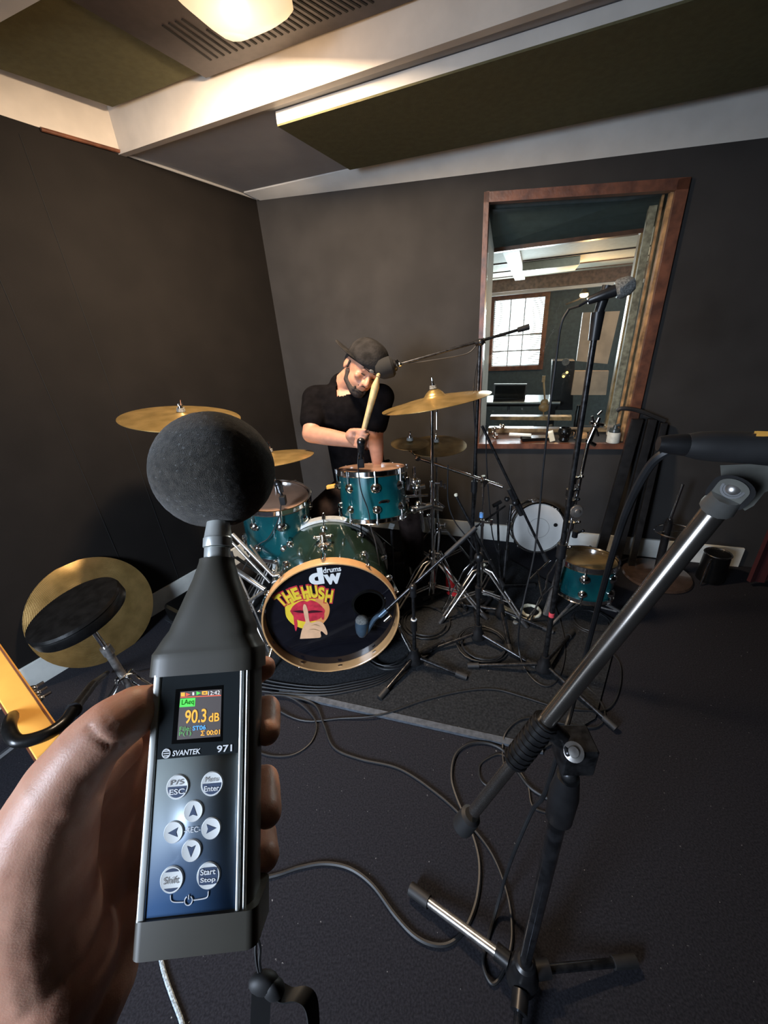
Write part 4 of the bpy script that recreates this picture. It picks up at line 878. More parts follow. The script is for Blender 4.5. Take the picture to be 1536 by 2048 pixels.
# round base stand at right
b = zp(1312, 1152, 0); b.z = 0
t = thing('round_base_stand', b, 'black microphone stand on a brown round base by the back wall', 'stand')
R0 = .165
mb = MB(); mb.lathe([(R0, 0), (R0 + .003, .006), (R0 - .003, .016), (.06, .026), (.03, .035), (.001, .036)], b, UP, 64); mb.build('base_plate', M['disc'], t)
p1 = pl(1338, 1045, b, Vector((0, 1, 0))); p2 = pl(1366, 968, b, Vector((0, 1, 0)))
mb = MB(); mb.tube(b + UP * .03, p1, .019); mb.build('pole', M['black'], t); mb = MB(); mb.tube(p1, p2, .0075); mb.build('rod', M['chrome'], t); mb = MB(); mb.tube(p1 - UP * .02, p1 + UP * .02, .014); mb.build('clutch', M['blackm'], t)
q = pl(1350, 1062, b, Vector((0, 1, 0))); mb = MB(); ring = [q + Vector((math.cos(2 * PI * k / 32) * .095, math.sin(2 * PI * k / 32) * .08, 0)) for k in range(33)]; mb.path(ring, .004, 6); mb.tube(q - Vector((.09, 0, 0)), q + Vector((.09, 0, 0)), .003); mb.build('footrest_ring', M['chrome'], t)
# dark folded panels leaning at the right of the window
b = zp(1185, 1100, 0)
t = thing('folding_stand', Vector((b.x, b.y, 0)), 'black folded metal frame leaning on the wall right of the window', 'stand')
for (x0_, y0_, x1_, y1_, r_) in ((1275, 838, 1200, 1085, .026), (1305, 838, 1232, 1105, .020), (1328, 845, 1262, 1110, .016)):
    mb = MB(); a, c_ = bw(x0_, y0_, -.035), bw(x1_, y1_ + 20, -.16); c_.z = max(c_.z, .0); dd = (a - c_).normalized(); mb.box((a + c_) / 2, (r_ * 2, .03, (a - c_).length), BD, BN, dd, bev=.004); mb.build('rail', M['black'], t)
mb = MB(); mb.path(cr([bw(1234, 822, -.05), bw(1245, 817, -.055), bw(1280, 822, -.05), bw(1330, 842, -.045)]), .011); mb.build('handle', M['rubber'], t)
# dark round box and the red cloth at the far right
b = zp(1418, 1158, 0)
t = thing('trash_bin', Vector((b.x, b.y, 0)), 'dark cylindrical bin with chrome rim and side handle at right', 'bin')
mb = MB(); mb.lathe([(.055, 0), (.062, .004), (.058, .16), (.001, .165)], b, UP, 32); mb.build('body', M['vinyl'], t)
mb = MB(); mb.path([b + UP * .165 + Vector((math.cos(k * PI / 12) * .058, math.sin(k * PI / 12) * .058, 0)) for k in range(25)], .004, 6); mb.build('rim', M['chrome'], t)
mb = MB(); mb.path(cr([b + Vector((-.055, -.03, .15)), b + Vector((-.075, -.04, .13)), b + Vector((-.078, -.042, .06)), b + Vector((-.09, -.05, .01))]), .005); mb.build('handle', M['chrome'], t)
b = zp(1530, 1172, 0)
mb = MB(); P = []; n = 14
for k in range(n + 1):
    s_ = k / n; P.append(pl(1498, 1150, b, Vector((0, 1, 0))) * 0 + Vector((b.x - .09 + .45 * s_, b.y + .02 * math.sin(s_ * 40), 0)))
vs = [];
for p in P: vs += [Vector((p.x, p.y, .03)), Vector((p.x + .0, p.y, .34))]
for p in P: vs += [Vector((p.x, p.y + .02, .03)), Vector((p.x, p.y + .02, .34))]
fs = [(2 * i, 2 * i + 2, 2 * i + 3, 2 * i + 1) for i in range(n)]; N_ = 2 * (n + 1); fs += [(N_ + 2 * i, N_ + 2 * i + 1, N_ + 2 * i + 3, N_ + 2 * i + 2) for i in range(n)]
fs += [(0, 1, N_ + 1, N_), (2 * n, N_ + 2 * n, N_ + 2 * n + 1, 2 * n + 1)] + [(2 * i + 1, 2 * i + 3, N_ + 2 * i + 3, N_ + 2 * i + 1) for i in range(n)] + [(2 * i, N_ + 2 * i, N_ + 2 * i + 2, 2 * i + 2) for i in range(n)]
mb.add(vs, fs); tag(mb.build('red_bag', M['dred']), 'dark red cloth bag at the right edge by the back wall', 'bag')
# red cloth under the stands
b = zp(905, 1185, 0); t = None
mb = MB(); mb.lathe([(.050, 0), (.046, .02), (.030, .08), (.012, .15), (.001, .165)], b, (-.18, .12, 1), 18, sx=1.0, sy=.75); tag(mb.build('red_cloth', M['red']), 'red pointed cloth bundle on the floor among the chrome legs', 'cloth')
# white power adapter, strap and tags on the floor
b = zp(1055, 1222, .0)
t = thing('power_adapter', zp(1010, 1215, 0), 'cream plug and coiled cable lying on the rug', 'adapter')
mb = MB(); a, c_ = zp(998, 1212, .018), zp(1035, 1232, .018); dd = (c_ - a).normalized(); mb.box((a + c_) / 2, ((c_ - a).length, .030, .022), dd, UP.cross(dd), UP, bev=.005); mb.build('plug', M['cream'], t)
mb = MB(); ctr = zp(1062, 1222, .016); mb.path([ctr + Vector((math.cos(k * PI / 8) * .045, math.sin(k * PI / 8) * .045, .004 * math.sin(k))) for k in range(33)], .0065, 8); mb.path(cr([zp(1030, 1228, .014), zp(1045, 1236, .012), zp(1062, 1240, .014)]), .006); mb.build('coil', M['cream'], t)
mb = MB(); a = zp(979, 1190, .0); mb.box(a + UP * .008, (.07, .045, .012), (.9, -.4, 0), (.4, .9, 0), UP, bev=.003); tag(mb.build('paper_tag', M['jarw']), 'small white crumpled paper on the rug left of the cream plug', 'paper')
# black case parts in the dark behind the bass drum
mb = MB(); mb.box(Vector((-.02, 1.76, .12)), (.22, .12, .24), bev=.02); tb = mb.build('case', M['vinyl']); tag(tb, 'dark equipment case on the floor behind the bass drum', 'case')
mb = MB(); mb.box(yp(783, 1052, 1.63), (.028, .01, .034), (.85, 0, -.3), (0, 1, 0), (.3, 0, .85), bev=.003)
t = thing('bass_drum_pedal', zp(785, 1160, 0), 'black pedal and beater frame just right behind the bass drum', 'pedal'); mb.build('beater', M['greym'], t)
mb = MB(); p = zp(785, 1160, 0); mb.tube(Vector((p.x, 1.64, .02)), yp(783, 1060, 1.64), .006); mb.box(Vector((p.x, 1.70, .012)), (.10, .2, .02), bev=.004); mb.build('frame', M['black'], t)
b = zp(395, 1235, 0); b.z = 0
t = thing('equipment_bag', b, 'black soft equipment bag on the floor between the leaning cymbal and the bass drum', 'bag')
mb = MB(); mb.box(b + UP * .055 + Vector((.02, .08, 0)), (.20, .34, .11), LN, LD, UP, bev=.03); mb.build('bag_body', M['vinyl'], t)
mb = MB(); mb.path(cr([b + UP * .108 + Vector((-.03, .0, 0)), b + UP * .14 + Vector((.0, .05, 0)), b + UP * .14 + Vector((.03, .11, 0)), b + UP * .108 + Vector((.05, .16, 0))]), .008); mb.build('handle', M['rubber'], t)
# ------------------------------------------------------------------ stool at left
sc_ = Y9(160, 1228, 1.22); sn = Vector((-.18, -.14, 1)).normalized()
fb = zp(232, 1375, 0); 
t = thing('drum_stool', Vector((fb.x, fb.y, 0)), 'black round drum stool with chrome tripod in front of the leaning cymbal', 'stool')
SRR = .150
mb = MB(); mb.lathe([(SRR * .85, -.020), (SRR * .97, -.016), (SRR, -.008), (SRR * 1.0, .016), (SRR * .985, .022), (SRR * 1.0, .026), (SRR * .97, .036), (SRR * .8, .041), (.001, .043)], sc_, sn, 56); mb.build('seat', M['vinyl'], t)
s0_ = sc_ - sn * .02
hb_ = Vector((s0_.x + .055, s0_.y - .01, .215))
mb = MB(); mb.tube(s0_, s0_.lerp(hb_, .55), .009); mb.build('post', M['chrome'], t); mb = MB(); mb.tube(s0_.lerp(hb_, .5), hb_ - UP * .12, .014); mb.tube(s0_.lerp(hb_, .48), s0_.lerp(hb_, .60), .019); mb.build('post_tube', M['steel'], t)
for a in (-2.35, -.15, 1.7):
    d = Vector((math.cos(a), math.sin(a), 0)); sd = Vector((-d.y, d.x, 0)) * .011; mb = MB(); q = Vector((hb_.x, hb_.y, .015)) + d * .24; kn = hb_ + d * .05 - UP * .015
    for s_ in (-1, 1): mb.path(cr([hb_ + sd * s_ * .4, hb_ + d * .03 + sd * s_, kn + sd * s_ * 1.2 - UP * .02, q + sd * s_ * .6], 4), .0045, 8)
    o = mb.build('leg', M['chrome'], t); dd = (q - kn).normalized(); foot(o, q - dd * .03, q + dd * .01, .013)
# ------------------------------------------------------------------ blond wood instrument in a padded stand
gp0, gp1 = dp(-45, 1275, .84), dp(118, 1520, .66)
dd = (gp1 - gp0).normalized(); vw = (EYE - gp0.lerp(gp1, .5)).normalized(); sx_ = dd.cross(vw).normalized(); nn = sx_.cross(dd).normalized()
t = thing('guitar', gp1, 'amber maple guitar neck leaning in the padded stand at lower left', 'guitar')
c_ = gp0.lerp(gp1, .5) + dd * .06; L_ = (gp1 - gp0).length + .12
mb = MB(); mb.box(c_, (L_, .046, .022), dd, sx_, nn, bev=.007); mb.build('neck', M['orangew'], t)
mb = MB(); mb.box(c_ - sx_ * .019 + nn * .0105, (L_ * .999, .003, .003), dd, sx_, nn); mb.box(c_ + sx_ * .023, (L_ * .99, .004, .018), dd, sx_, nn); mb.build('binding', M['wood'], t)
mb = MB()
for k in (-.03, .0, .03):
    q = dp(72, 1388, .80) + dd * k * .6; mb.tube(q - sx_ * .02, q + sx_ * .004 , .004); mb.ell(q, (.010, .008, .007)); 
mb.build('tuning_machine', M['chrome'], t)
t = thing('guitar_stand', dp(60, 1480, .66), 'black stand with curved grey foam yoke cradling the amber guitar neck', 'stand')
fo = cr([dp(148, 1418, .70), dp(128, 1445, .68), dp(95, 1468, .655), dp(50, 1482, .64), dp(28, 1478, .64), dp(18, 1455, .66), dp(24, 1435, .70), dp(34, 1428, .74)], 6)
mb = MB(); mb.path(fo, .0105, 12); mb.build('foam_yoke', M['vinyl'], t); mb = MB(); mb.path(cr([dp(-60, 1560, .66), dp(0, 1515, .65), dp(48, 1478, .645)], 5), .0065); mb.build('arm', M['black'], t)
mb = MB(); mb.tube(dp(150, 1416, .70), dp(185, 1370, .84), .009); mb.tube(dp(185, 1370, .84), zp(215, 1345, .02), .009); mb.build('arm', M['blackm'], t)
mb = MB(); mb.lathe([(.0135, -.003), (.0135, .004)], dp(147, 1420, .70), (dp(185, 1370, .84) - dp(150, 1416, .70)), 16); mb.build('collar', M['blackm'], t)

# ================================================================== drummer
def PV(px, py, Y): return yp(px, py, Y)
stp = Vector((-.12, 2.12, 0))
t = thing('drum_throne', stp, 'round black throne the drummer sits on, hidden behind the drums', 'stool')
mb = MB(); mb.lathe([(.12, .36), (.15, .37), (.155, .40), (.15, .43), (.001, .44)], stp, UP, 32); mb.build('seat', M['vinyl'], t)
mb = MB(); mb.tube(stp + UP * .12, stp + UP * .37, .014); mb.build('post', M['chrome'], t)
for a in (.5, 2.6, 4.7):
    d = Vector((math.cos(a), math.sin(a), 0)); mb = MB(); mb.tube(stp + UP * .26, stp + d * .2 + UP * .01, .008); mb.build('leg', M['chrome'], t)
Uh = (R @ Vector((.55, -.72, -.42))).normalized(); Fh = R @ Vector((.24, .75, -.62)); Fh = (Fh - Uh * Fh.dot(Uh)).normalized(); Sh = Fh.cross(Uh)      # Sh = person's right... image side
hc = PV(728, 735, 1.88)
shR, shL = PV(632, 799, 1.97), PV(762, 795, 1.90)
elR, haR = PV(622, 868, 1.82), PV(716, 884, 1.66)
elL, haL = PV(750, 868, 1.90), PV(756, 935, 1.92)
nb = PV(684, 768, 1.96); pel = Vector((-.12, 2.10, .53))
t = thing('person', Vector((pel.x, pel.y, 0)), 'bearded drummer in black t-shirt and backward cap bending over the rack tom', 'person')
H = lambda f, u, s_: hc + Fh * f + Uh * u + Sh * s_
mb = MB()
mb.ell(H(-.008, .018, 0), (.080, .098, .098), Sh, Fh, Uh, 24, 16)                       # skull
mb.ell(H(.030, -.050, 0), (.060, .062, .055), Sh, Fh, Uh, 20, 14)                       # face
mb.ell(H(.048, -.088, 0), (.036, .036, .026), Sh, Fh, Uh, 18, 12)                       # chin
mb.cap(H(.015, -.065, .045), H(.055, -.088, .018), .020, .018); mb.cap(H(.015, -.065, -.045), H(.055, -.088, -.018), .020, .018)   # jaw
mb.cap(H(.088, -.006, 0), H(.112, -.040, 0), .0095, .0135); mb.ell(H(.103, -.043, .010), .009); mb.ell(H(.103, -.043, -.010), .009)  # nose
mb.cap(H(.084, .008, .035), H(.090, .010, .008), .009, .008); mb.cap(H(.084, .008, -.035), H(.090, .010, -.008), .009, .008)       # brow
mb.ell(H(.072, -.03, .042), (.018, .018, .014), Sh, Fh, Uh); mb.ell(H(.072, -.03, -.042), (.018, .018, .014), Sh, Fh, Uh)           # cheeks
mb.cap(H(.090, -.063, .014), H(.090, -.063, -.014), .0065); mb.cap(H(.087, -.073, .012), H(.087, -.073, -.012), .0065)             # lips
for s_ in (1, -1): mb.ell(H(-.005, -.018, .083 * s_), (.010, .020, .031), Sh, Fh, Uh, 14, 10)                                     # ears
mb.cap(H(-.035, -.05, 0), nb + Vector((0, .02, -.02)), .056, .062)
chest = (shR + shL) / 2 + Vector((0, .03, -.06))
mb.cap(shR, shL, .055, .052); mb.ell(chest, (.17, .10, .13)); mb.cap(chest, pel, .115, .13)
mb.cap(shR, elR, .052, .042); mb.cap(elR, elR.lerp(haR, .4), .043, .040); mb.cap(elR.lerp(haR, .4), haR, .040, .028)
mb.cap(shL, elL, .050, .042); mb.cap(elL, elL.lerp(haL, .4), .042, .039); mb.cap(elL.lerp(haL, .4), haL, .038, .027)
# hand on the right arm closed round the stick
st0, st1 = PV(719, 893, 1.60), PV(757, 750, 1.62); sd_ = (st1 - st0).normalized()
fa = (haR - elR).normalized(); vv = (EYE - haR).normalized()
hx = (fa - sd_ * fa.dot(sd_)).normalized(); hz = sd_.cross(hx); hz = hz if hz.dot(vv) > 0 else -hz
gr = st0.lerp(st1, .10); hw = gr - hx * .055
mb.cap(haR, hw, .026, .028); mb.ell(hw + hx * .02 - hz * .012, (.036, .016, .040), hx, hz, sd_)
for k in range(4):
    b_ = hw + hx * .035 + sd_ * (.030 - .020 * k) - hz * .008; r_ = .0105 - .0008 * abs(k - 1)
    q1, q2, q3 = gr + sd_ * (.028 - .019 * k) - hz * .020 + hx * .012, gr + sd_ * (.028 - .019 * k) + hx * .024 + hz * .006, gr + sd_ * (.026 - .019 * k) + hz * .019 + hx * .004
    mb.cap(b_, q1, r_ * 1.1, r_, 10); mb.cap(q1, q2, r_, r_ * .95, 10); mb.cap(q2, q3, r_ * .95, r_ * .9, 10); mb.cap(q3, q3 - hx * .018, r_ * .9, r_ * .8, 10)
mb.cap(hw + sd_ * .02 + hz * .012, gr + sd_ * .036 + hz * .016 - hx * .012, .013, .011, 10); mb.cap(gr + sd_ * .036 + hz * .016 - hx * .012, gr + sd_ * .046 + hz * .014 + hx * .014, .011, .009, 10)
# other hand hanging behind the tom
for k in range(4):
    b_ = haL + Vector((-.022 + .015 * k, -.005, -.02)); mb.cap(b_, b_ + Vector((0, -.02, -.045 + abs(k - 1.5) * .004)), .010, .009, 10); mb.cap(b_ + Vector((0, -.02, -.045)), b_ + Vector((0, -.045, -.055)), .009, .008, 10)
mb.ell(haL + Vector((0, 0, -.02)), (.038, .018, .040)); mb.cap(haL + Vector((-.03, -.01, -.01)), haL + Vector((-.048, -.035, -.035)), .012, .009, 10)
# legs
kR, kL = Vector((-.32, 1.86, .50)), Vector((.14, 1.86, .48)); fR, fL = Vector((-.33, 1.90, .07)), Vector((.16, 1.95, .07))
for kn, ft in ((kR, fR), (kL, fL)):
    mb.cap(pel + Vector(((kn.x - pel.x) * .35, 0, -.02)), kn, .09, .060); mb.cap(kn, ft, .056, .036); mb.cap(ft - UP * .03, ft + Vector((0, -.13, -.035)), .036, .030)
body = remesh(mb, 'body', M['skin'], t, .006, 5)
# clothing
mb = MB()
mb.cap(shR, shL, .070, .066); mb.ell(chest, (.19, .125, .15)); mb.cap(chest, pel + UP * .02, .142, .155)
mb.cap(nb + Vector((.0, .02, -.015)), nb + Vector((.0, .03, -.05)), .068, .085)
mb.cap(shR, shR.lerp(elR, .62), .068, .064); mb.cap(shL, shL.lerp(elL, .72), .064, .056)
for k in range(5): a = chest.lerp(pel, .1 + .15 * k) + Vector((-.15 + .03 * k, -.105, .02)); mb.cap(a, a + Vector((.2, .0, -.05 + .02 * k)), .018, .010, 8)
sh_ = remesh(mb, 'shirt', M['shirt'], t, .007, 6)
def cut(o, pt, nrm):                                # open a garment at a hem plane near pt
    bm = bmesh.new(); bm.from_mesh(o.data); org = Vector(o.parent.location)
    de = [v for v in bm.verts if (v.co + org - pt).length < .105 and (v.co + org - pt).dot(nrm) > 0]
    bmesh.ops.delete(bm, geom=de, context='VERTS'); bm.to_mesh(o.data); bm.free()
def solid(o, th): md = o.modifiers.new('s', 'SOLIDIFY'); md.thickness = th; md.offset = -1
cut(sh_, shR.lerp(elR, .88), (elR - shR).normalized()); cut(sh_, shL.lerp(elL, .90), (elL - shL).normalized())
un = (hc - nb).normalized(); cut(sh_, nb + un * .012, un)
solid(sh_, .004)
mb = MB()
for kn, ft in ((kR, fR), (kL, fL)): mb.cap(pel + Vector(((kn.x - pel.x) * .3, 0, -.02)), kn, .112, .080); mb.cap(kn, ft + UP * .03, .076, .060)
mb.ell(pel, (.17, .14, .12)); remesh(mb, 'trousers', M['trouser'], t, .010, 4)
for ft in (fR, fL): mb = MB(); mb.cap(ft - UP * .025, ft + Vector((0, -.15, -.036)), .043, .034, 16); mb.build('shoe', M['vinyl'], t, ang=180)
# cap worn backward
mb = MB(); n = 24; rings = []
def capr(u): return math.cos(math.asin(min(u, 1)))
vs = []; fs = []
Uc = (Uh - Fh * .10).normalized(); Fc = (Fh + Uh * .10).normalized(); hcc = H(-.006, .036, 0)
for i in range(9):
    p = PI / 2 * i / 8.001; rr = math.cos(p) ** .8; zz = math.sin(p) * .088
    for k in range(n):
        a = 2 * PI * k / n; lum = 1 + .02 * math.sin(6 * a)
        vs.append(hcc + Sh * (math.cos(a) * .091 * rr * lum) + Fc * (math.sin(a) * .109 * rr * lum) + Uc * (zz + .0))
for i in range(8):
    for k in range(n): fs.append((i * n + k, i * n + (k + 1) % n, (i + 1) * n + (k + 1) % n, (i + 1) * n + k))
fs.append(tuple(8 * n + k for k in range(n)))
b0 = len(vs)
for k in range(n):
    a = 2 * PI * k / n; vs.append(hcc + Sh * (math.cos(a) * .090) + Fc * (math.sin(a) * .108) - Uc * .026)
for k in range(n): fs.append((b0 + k, b0 + (k + 1) % n, (k + 1) % n, k))
mb.add(vs, fs); cp = mb.build('cap', M['cap'], t, ang=180); md = cp.modifiers.new('s', 'SOLIDIFY'); md.thickness = .003; md.offset = 1
mb = MB(); vs = []; fs = []; nb_ = 12                # bill at the back of the head
for j in range(5):
    for k in range(nb_ + 1):
        a = PI - .80 + PI * (k / nb_ - .5) * .95; s_ = j / 4; e = .085 * s_ * math.cos((k / nb_ - .5) * PI * .9) ** .5
        dv_ = (Sh * math.sin(PI - .80) + Fc * math.cos(PI - .80)); vs.append(hcc + Sh * (math.sin(a) * .086) + Fc * (math.cos(a) * .104) + dv_ * e - Uc * (.018 + .012 * s_) + Uc * (.020 * s_ * s_ - .018 * abs(k / nb_ - .5) * 2 * s_) + Uc * .01)
for j in range(4):
    for k in range(nb_): fs.append((j * 13 + k, j * 13 + k + 1, (j + 1) * 13 + k + 1, (j + 1) * 13 + k))
mb.add(vs, fs); bl = mb.build('bill', M['cap'], cp, ang=180); md = bl.modifiers.new('s', 'SOLIDIFY'); md.thickness = .004
mb = MB(); mb.ell(H(.108, .022, .012), (.012, .003, .007), Sh, Fh, Uh); mb.build('cap_badge', M['greym'], cp)
# hair and beard
mb = MB()
for s_ in (1, -1): mb.cap(H(-.025, .005, .080 * s_), H(-.030, -.035, .074 * s_), .015, .013); mb.cap(H(.012, -.005, .080 * s_), H(.010, -.030, .078 * s_), .007, .006)
mb.ell(H(-.068, -.015, 0), (.066, .036, .045), Sh, Fh, Uh); remesh(mb, 'hair', M['hair'], t, .004, 3)
mb = MB()
for s_ in (1, -1):
    mb.cap(H(.012, -.045, .064 * s_), H(.020, -.078, .054 * s_), .0105, .015); mb.cap(H(.020, -.078, .054 * s_), H(.066, -.102, .020 * s_), .015, .017)
    mb.cap(H(.097, -.055, .004 * s_), H(.085, -.062, .022 * s_), .0045, .0035); mb.cap(H(.080, -.075, .028 * s_), H(.075, -.09, .026 * s_), .004, .010)
mb.ell(H(.072, -.102, 0), (.028, .020, .020), Sh, Fh, Uh); mb.ell(H(.084, -.088, 0), (.024, .008, .009), Sh, Fh, Uh); remesh(mb, 'beard', M['hair'], t, .003, 3)
mb = MB()
for s_ in (1, -1): mb.cap(H(.0925, .012, .012 * s_), H(.084, .015, .040 * s_), .0035, .0025, 8); mb.cap(H(.0865, -.012, .022 * s_), H(.0825, -.012, .036 * s_), .003, .0025, 8)
mb.build('eyebrows', M['hair'], t, ang=180)
# drumstick
mb = MB(); L_ = (st1 - st0).length; mb.lathe([(.001, 0), (.008, .002), (.0105, .01), (.0125, L_ * .5), (.0160, L_ * .85), (.010, L_ * .93), (.006, L_ * .97), (.009, L_ * .985), (.007, L_ + .004), (.001, L_ + .008)], st0, sd_, 16)
tag(mb.build('drumstick', M['stick']), 'pale wooden drumstick held upright in the fist of the drummer', 'drumstick')
# small clip-on microphones on the toms
def clip_mic(name, base, hd, label, cable):
    t = thing(name, base, label, 'microphone'); d = (hd - base).normalized()
    mb = MB(); mb.box(base, (.026, .030, .040), bev=.005); mb.tube(base, base.lerp(hd, .6), .007); mb.build('clamp', M['black'], t)
    mb = MB(); mb.tube(base.lerp(hd, .45), hd, .014, .016); mb.ell(hd, (.0175, .0175, .018)); mb.build('head', M['blackm'], t)
    mb = MB(); mb.path(cr(cable), .0028, 6); mb.build('cable', M['cable'], t)
clip_mic('clip_microphone', yp(722, 925, 1.545), yp(722, 884, 1.53), 'small black clip microphone on the front rim of the rack tom', [yp(718, 900, 1.53), yp(716, 930, 1.53), yp(722, 980, 1.525), yp(736, 1020, 1.52), yp(743, 1060, 1.50), yp(752, 1090, 1.44), yp(764, 1160, 1.36)])
clip_mic('clip_microphone', yp(566, 1000, 1.545), yp(556, 968, 1.57), 'small black clip microphone on the rim of the left tom', [yp(562, 985, 1.55), yp(561, 1020, 1.53), yp(552, 1050, 1.52), yp(535, 1078, 1.51), yp(512, 1095, 1.50), yp(480, 1150, 1.5)])
# ================================================================== foreground boom stand
b = zp(1040, 1965, 0); b.z = 0
ct = vz(b.x, b.y, 1500)
t = thing('boom_microphone_stand', b, 'large worn steel boom stand in the right foreground holding a microphone', 'stand')
mb = MB(); mb.lathe([(.020, .03), (.034, .032), (.034, .06), (.026, .075), (.022, .12), (.016, .125), (.001, .125)], b, UP, 24); mb.build('hub', M['black'], t)
for tip in (zp(828, 1782, .02), zp(1262, 1922, .02), zp(1010, 2300, .02)):
    d = (Vector((tip.x, tip.y, 0)) - b).normalized(); p_ = b + d * .03 + UP * .06; q_ = tip; mb = MB(); mb.tube(p_, q_, .0105 if tip.x < .1 else .0085); o = mb.build('leg', M['steel'] if tip.x < .1 else M['darksteel'], t)  # shade over the right and rear legs is put in as darker metal
    m_ = MB(); m_.tube(p_ - UP * .0, p_ + d * .03, .017); m_.build('joint', M['black'], o); dd = (q_ - p_).normalized(); foot(o, q_ - dd * .045, q_ + dd * .010, .015 if tip.x < .1 else .012)
sl_ = vz(b.x, b.y, 1635); sl2 = vz(b.x, b.y, 1552)
mb = MB(); mb.tube(b + UP * .10, sl_ + UP * .02, .0125); mb.build('pole', M['darksteel'], t)
mb = MB(); mb.lathe([(.017, 0), (.019, .004), (.020, (sl2 - sl_).length * .6), (.015, (sl2 - sl_).length)], sl_, UP, 24); mb.build('clutch', M['black'], t)
mb = MB(); mb.tube(sl2 - UP * .01, ct, .0085); mb.ell(sl2 + UP * .008, .013); mb.build('neck', M['blackm'], t)
zc_ = proj(ct)[2]; bj = dp(1085, 1452, zc_ - .01); bu = dp(1440, 1008, .365); bl_ = dp(925, 1652, zc_ + .11)
bd_ = (bu - bl_).normalized(); bx, by, _ = frame(bd_)
def onb(px, py):                                  # point of the boom axis nearest a picture point
    best = min((((proj(bl_.lerp(bu, k / 400))[0] - px) ** 2 + (proj(bl_.lerp(bu, k / 400))[1] - py) ** 2, k) for k in range(401))); return bl_.lerp(bu, best[1] / 400)
mb = MB(); mb.tube(onb(945, 1620), onb(1040, 1505), .0092); mb.build('boom_rear', M['boomsteel'], t)
mb = MB(); mb.tube(onb(1030, 1515), bu, .0108); mb.build('boom', M['boomsteel'], t)
mb = MB(); mb.lathe([(.0165, 0), (.017, .004), (.016, .032), (.011, .036)], bl_, bd_, 24); mb.build('end_cap', M['rubber'], t)
a_, c_ = onb(1028, 1522), onb(1092, 1440); mb = MB(); mb.tube(a_, c_, .0155)
for k in range(9): q = a_.lerp(c_, (k + .5) / 9); mb.tube(q - bd_ * .002, q + bd_ * .002, .0172)
mb.build('grip_sleeve', M['black'], t)
mb = MB(); mb.box(ct + Vector((0, 0, .0)), (.042, .040, .048), (bd_ - UP * bd_.dot(UP)).normalized(), UP.cross((bd_ - UP * bd_.dot(UP)).normalized()), UP, bev=.005); mb.tube(ct, onb(1090, 1450), .013); mb.build('boom_clamp', M['blackm'], t)
fwd_ = (EYE - ct).normalized(); mb = MB(); mb.lathe([(.012, 0), (.012, .002), (.007, .003), (.006, .006), (.001, .0065)], ct + fwd_ * .031 - UP * .004, fwd_, 24); mb.build('bolt', M['steel'], t)
mb = MB(); q = dp(1160, 1478, zc_ + .02); q2 = dp(1178, 1512, zc_ + .02); mb.tube(ct + Vector((.01, 0, .01)), q, .009); mb.tube(q, q2, .010, .012); mb.ell(q, .010); mb.build('knob', M['rubber'], t)
# microphone clip
ju = dp(1466, 978, .345)
mb = MB(); mb.tube(bu - bd_ * .004, bu.lerp(ju, .62), .0145, .0125); 
cv = (EYE - ju).normalized(); cs_ = bd_.cross(cv).normalized(); mb.build('clip_socket', M['alud'], t)
def pill(mb, a, c, r, z0, z1):
    d = (c - a).normalized(); y = cv.cross(d).normalized(); P = []
    for k in range(13): t_ = -PI / 2 + PI * k / 12; P.append(c + d * math.cos(t_) * r + y * math.sin(t_) * r)
    for k in range(13): t_ = PI / 2 + PI * k / 12; P.append(a + d * math.cos(t_) * r + y * math.sin(t_) * r)
    return mb.prism([p + cv * z0 for p in P], cv * (z1 - z0))
e0_ = bu.lerp(ju, .45)
mb = MB(); pill(mb, e0_, ju, .0160, -.010, .004); mb.build('clip_knuckle', M['rubber'], t)
mb = MB(); pill(mb, e0_ + (ju - e0_) * .1, ju, .0118, .004, .0062); mb.build('clip_rib', M['clipgrey'], t)
mb = MB(); mb.lathe([(.0088, 0), (.0088, .0012), (.0070, .0012), (.0068, .0003), (.001, .0003)], ju + cv * .0062, cv, 28); mb.build('bolt_recess', M['black'], t)
mb = MB(); mb.lathe([(.0055, .0), (.0052, .0018), (.0035, .0030), (.001, .0034)], ju + cv * .0065, cv, 24); mb.build('bolt', M['steel'], t)
m0, m1 = dp(1372, 890, .345), dp(1700, 905, .315); md_ = (m1 - m0).normalized()
cu = ju.lerp(dp(1500, 900, .335), .55)
mb = MB(); P = [dp(*p) for p in ((1440, 930, .352), (1442, 955, .352), (1452, 985, .352), (1490, 1022, .350), (1508, 1012, .350), (1530, 985, .348), (1590, 962, .342), (1700, 955, .335), (1700, 920, .335), (1560, 925, .342))]
mb.prism([p - cv * .006 for p in P], -cv * .010); mb.build('clip_cradle', M['clipgrey'], t)
t = thing('vocal_microphone', dp(1450, 905, .34), 'large black handheld microphone in the clip at the right picture edge', 'microphone')
L_ = (m1 - m0).length
mb = MB(); mb.lathe([(.004, -.004), (.010, .0), (.0125, .010), (.0135, .022), (.0138, .05), (.0165, .10), (.018, L_)], m0, md_, 32); mb.build('body', M['blackm'] if False else M['rubber'], t)
mb = MB(); q = dp(1380, 888, .343); mb.lathe([(.0065, -.022), (.0085, -.014), (.0100, 0), (.0105, .006)], m0, md_, 20); mb.build('plug', M['black'], t)
mb = MB(); q = m0 + md_ * .135; upv = (cv.cross(md_)).normalized(); upv = upv if upv.z > 0 else -upv; mb.box(dp(1530, 866, .322), (.015, .006, .002), md_, cv, upv); mb.box(dp(1530, 869, .322), (.012, .004, .005), md_, cv, upv); lab(mb.build('tape', M['orangew'], t), 'bit of orange tape')
mb = MB(); pts = [(1376, 886, .343), (1340, 900, .35), (1300, 932, .37), (1258, 1010, .43), (1232, 1085, .50), (1205, 1180, .58), (1180, 1275, .66), (1160, 1350, .70), (1140, 1430, .70), (1118, 1500, .66)]
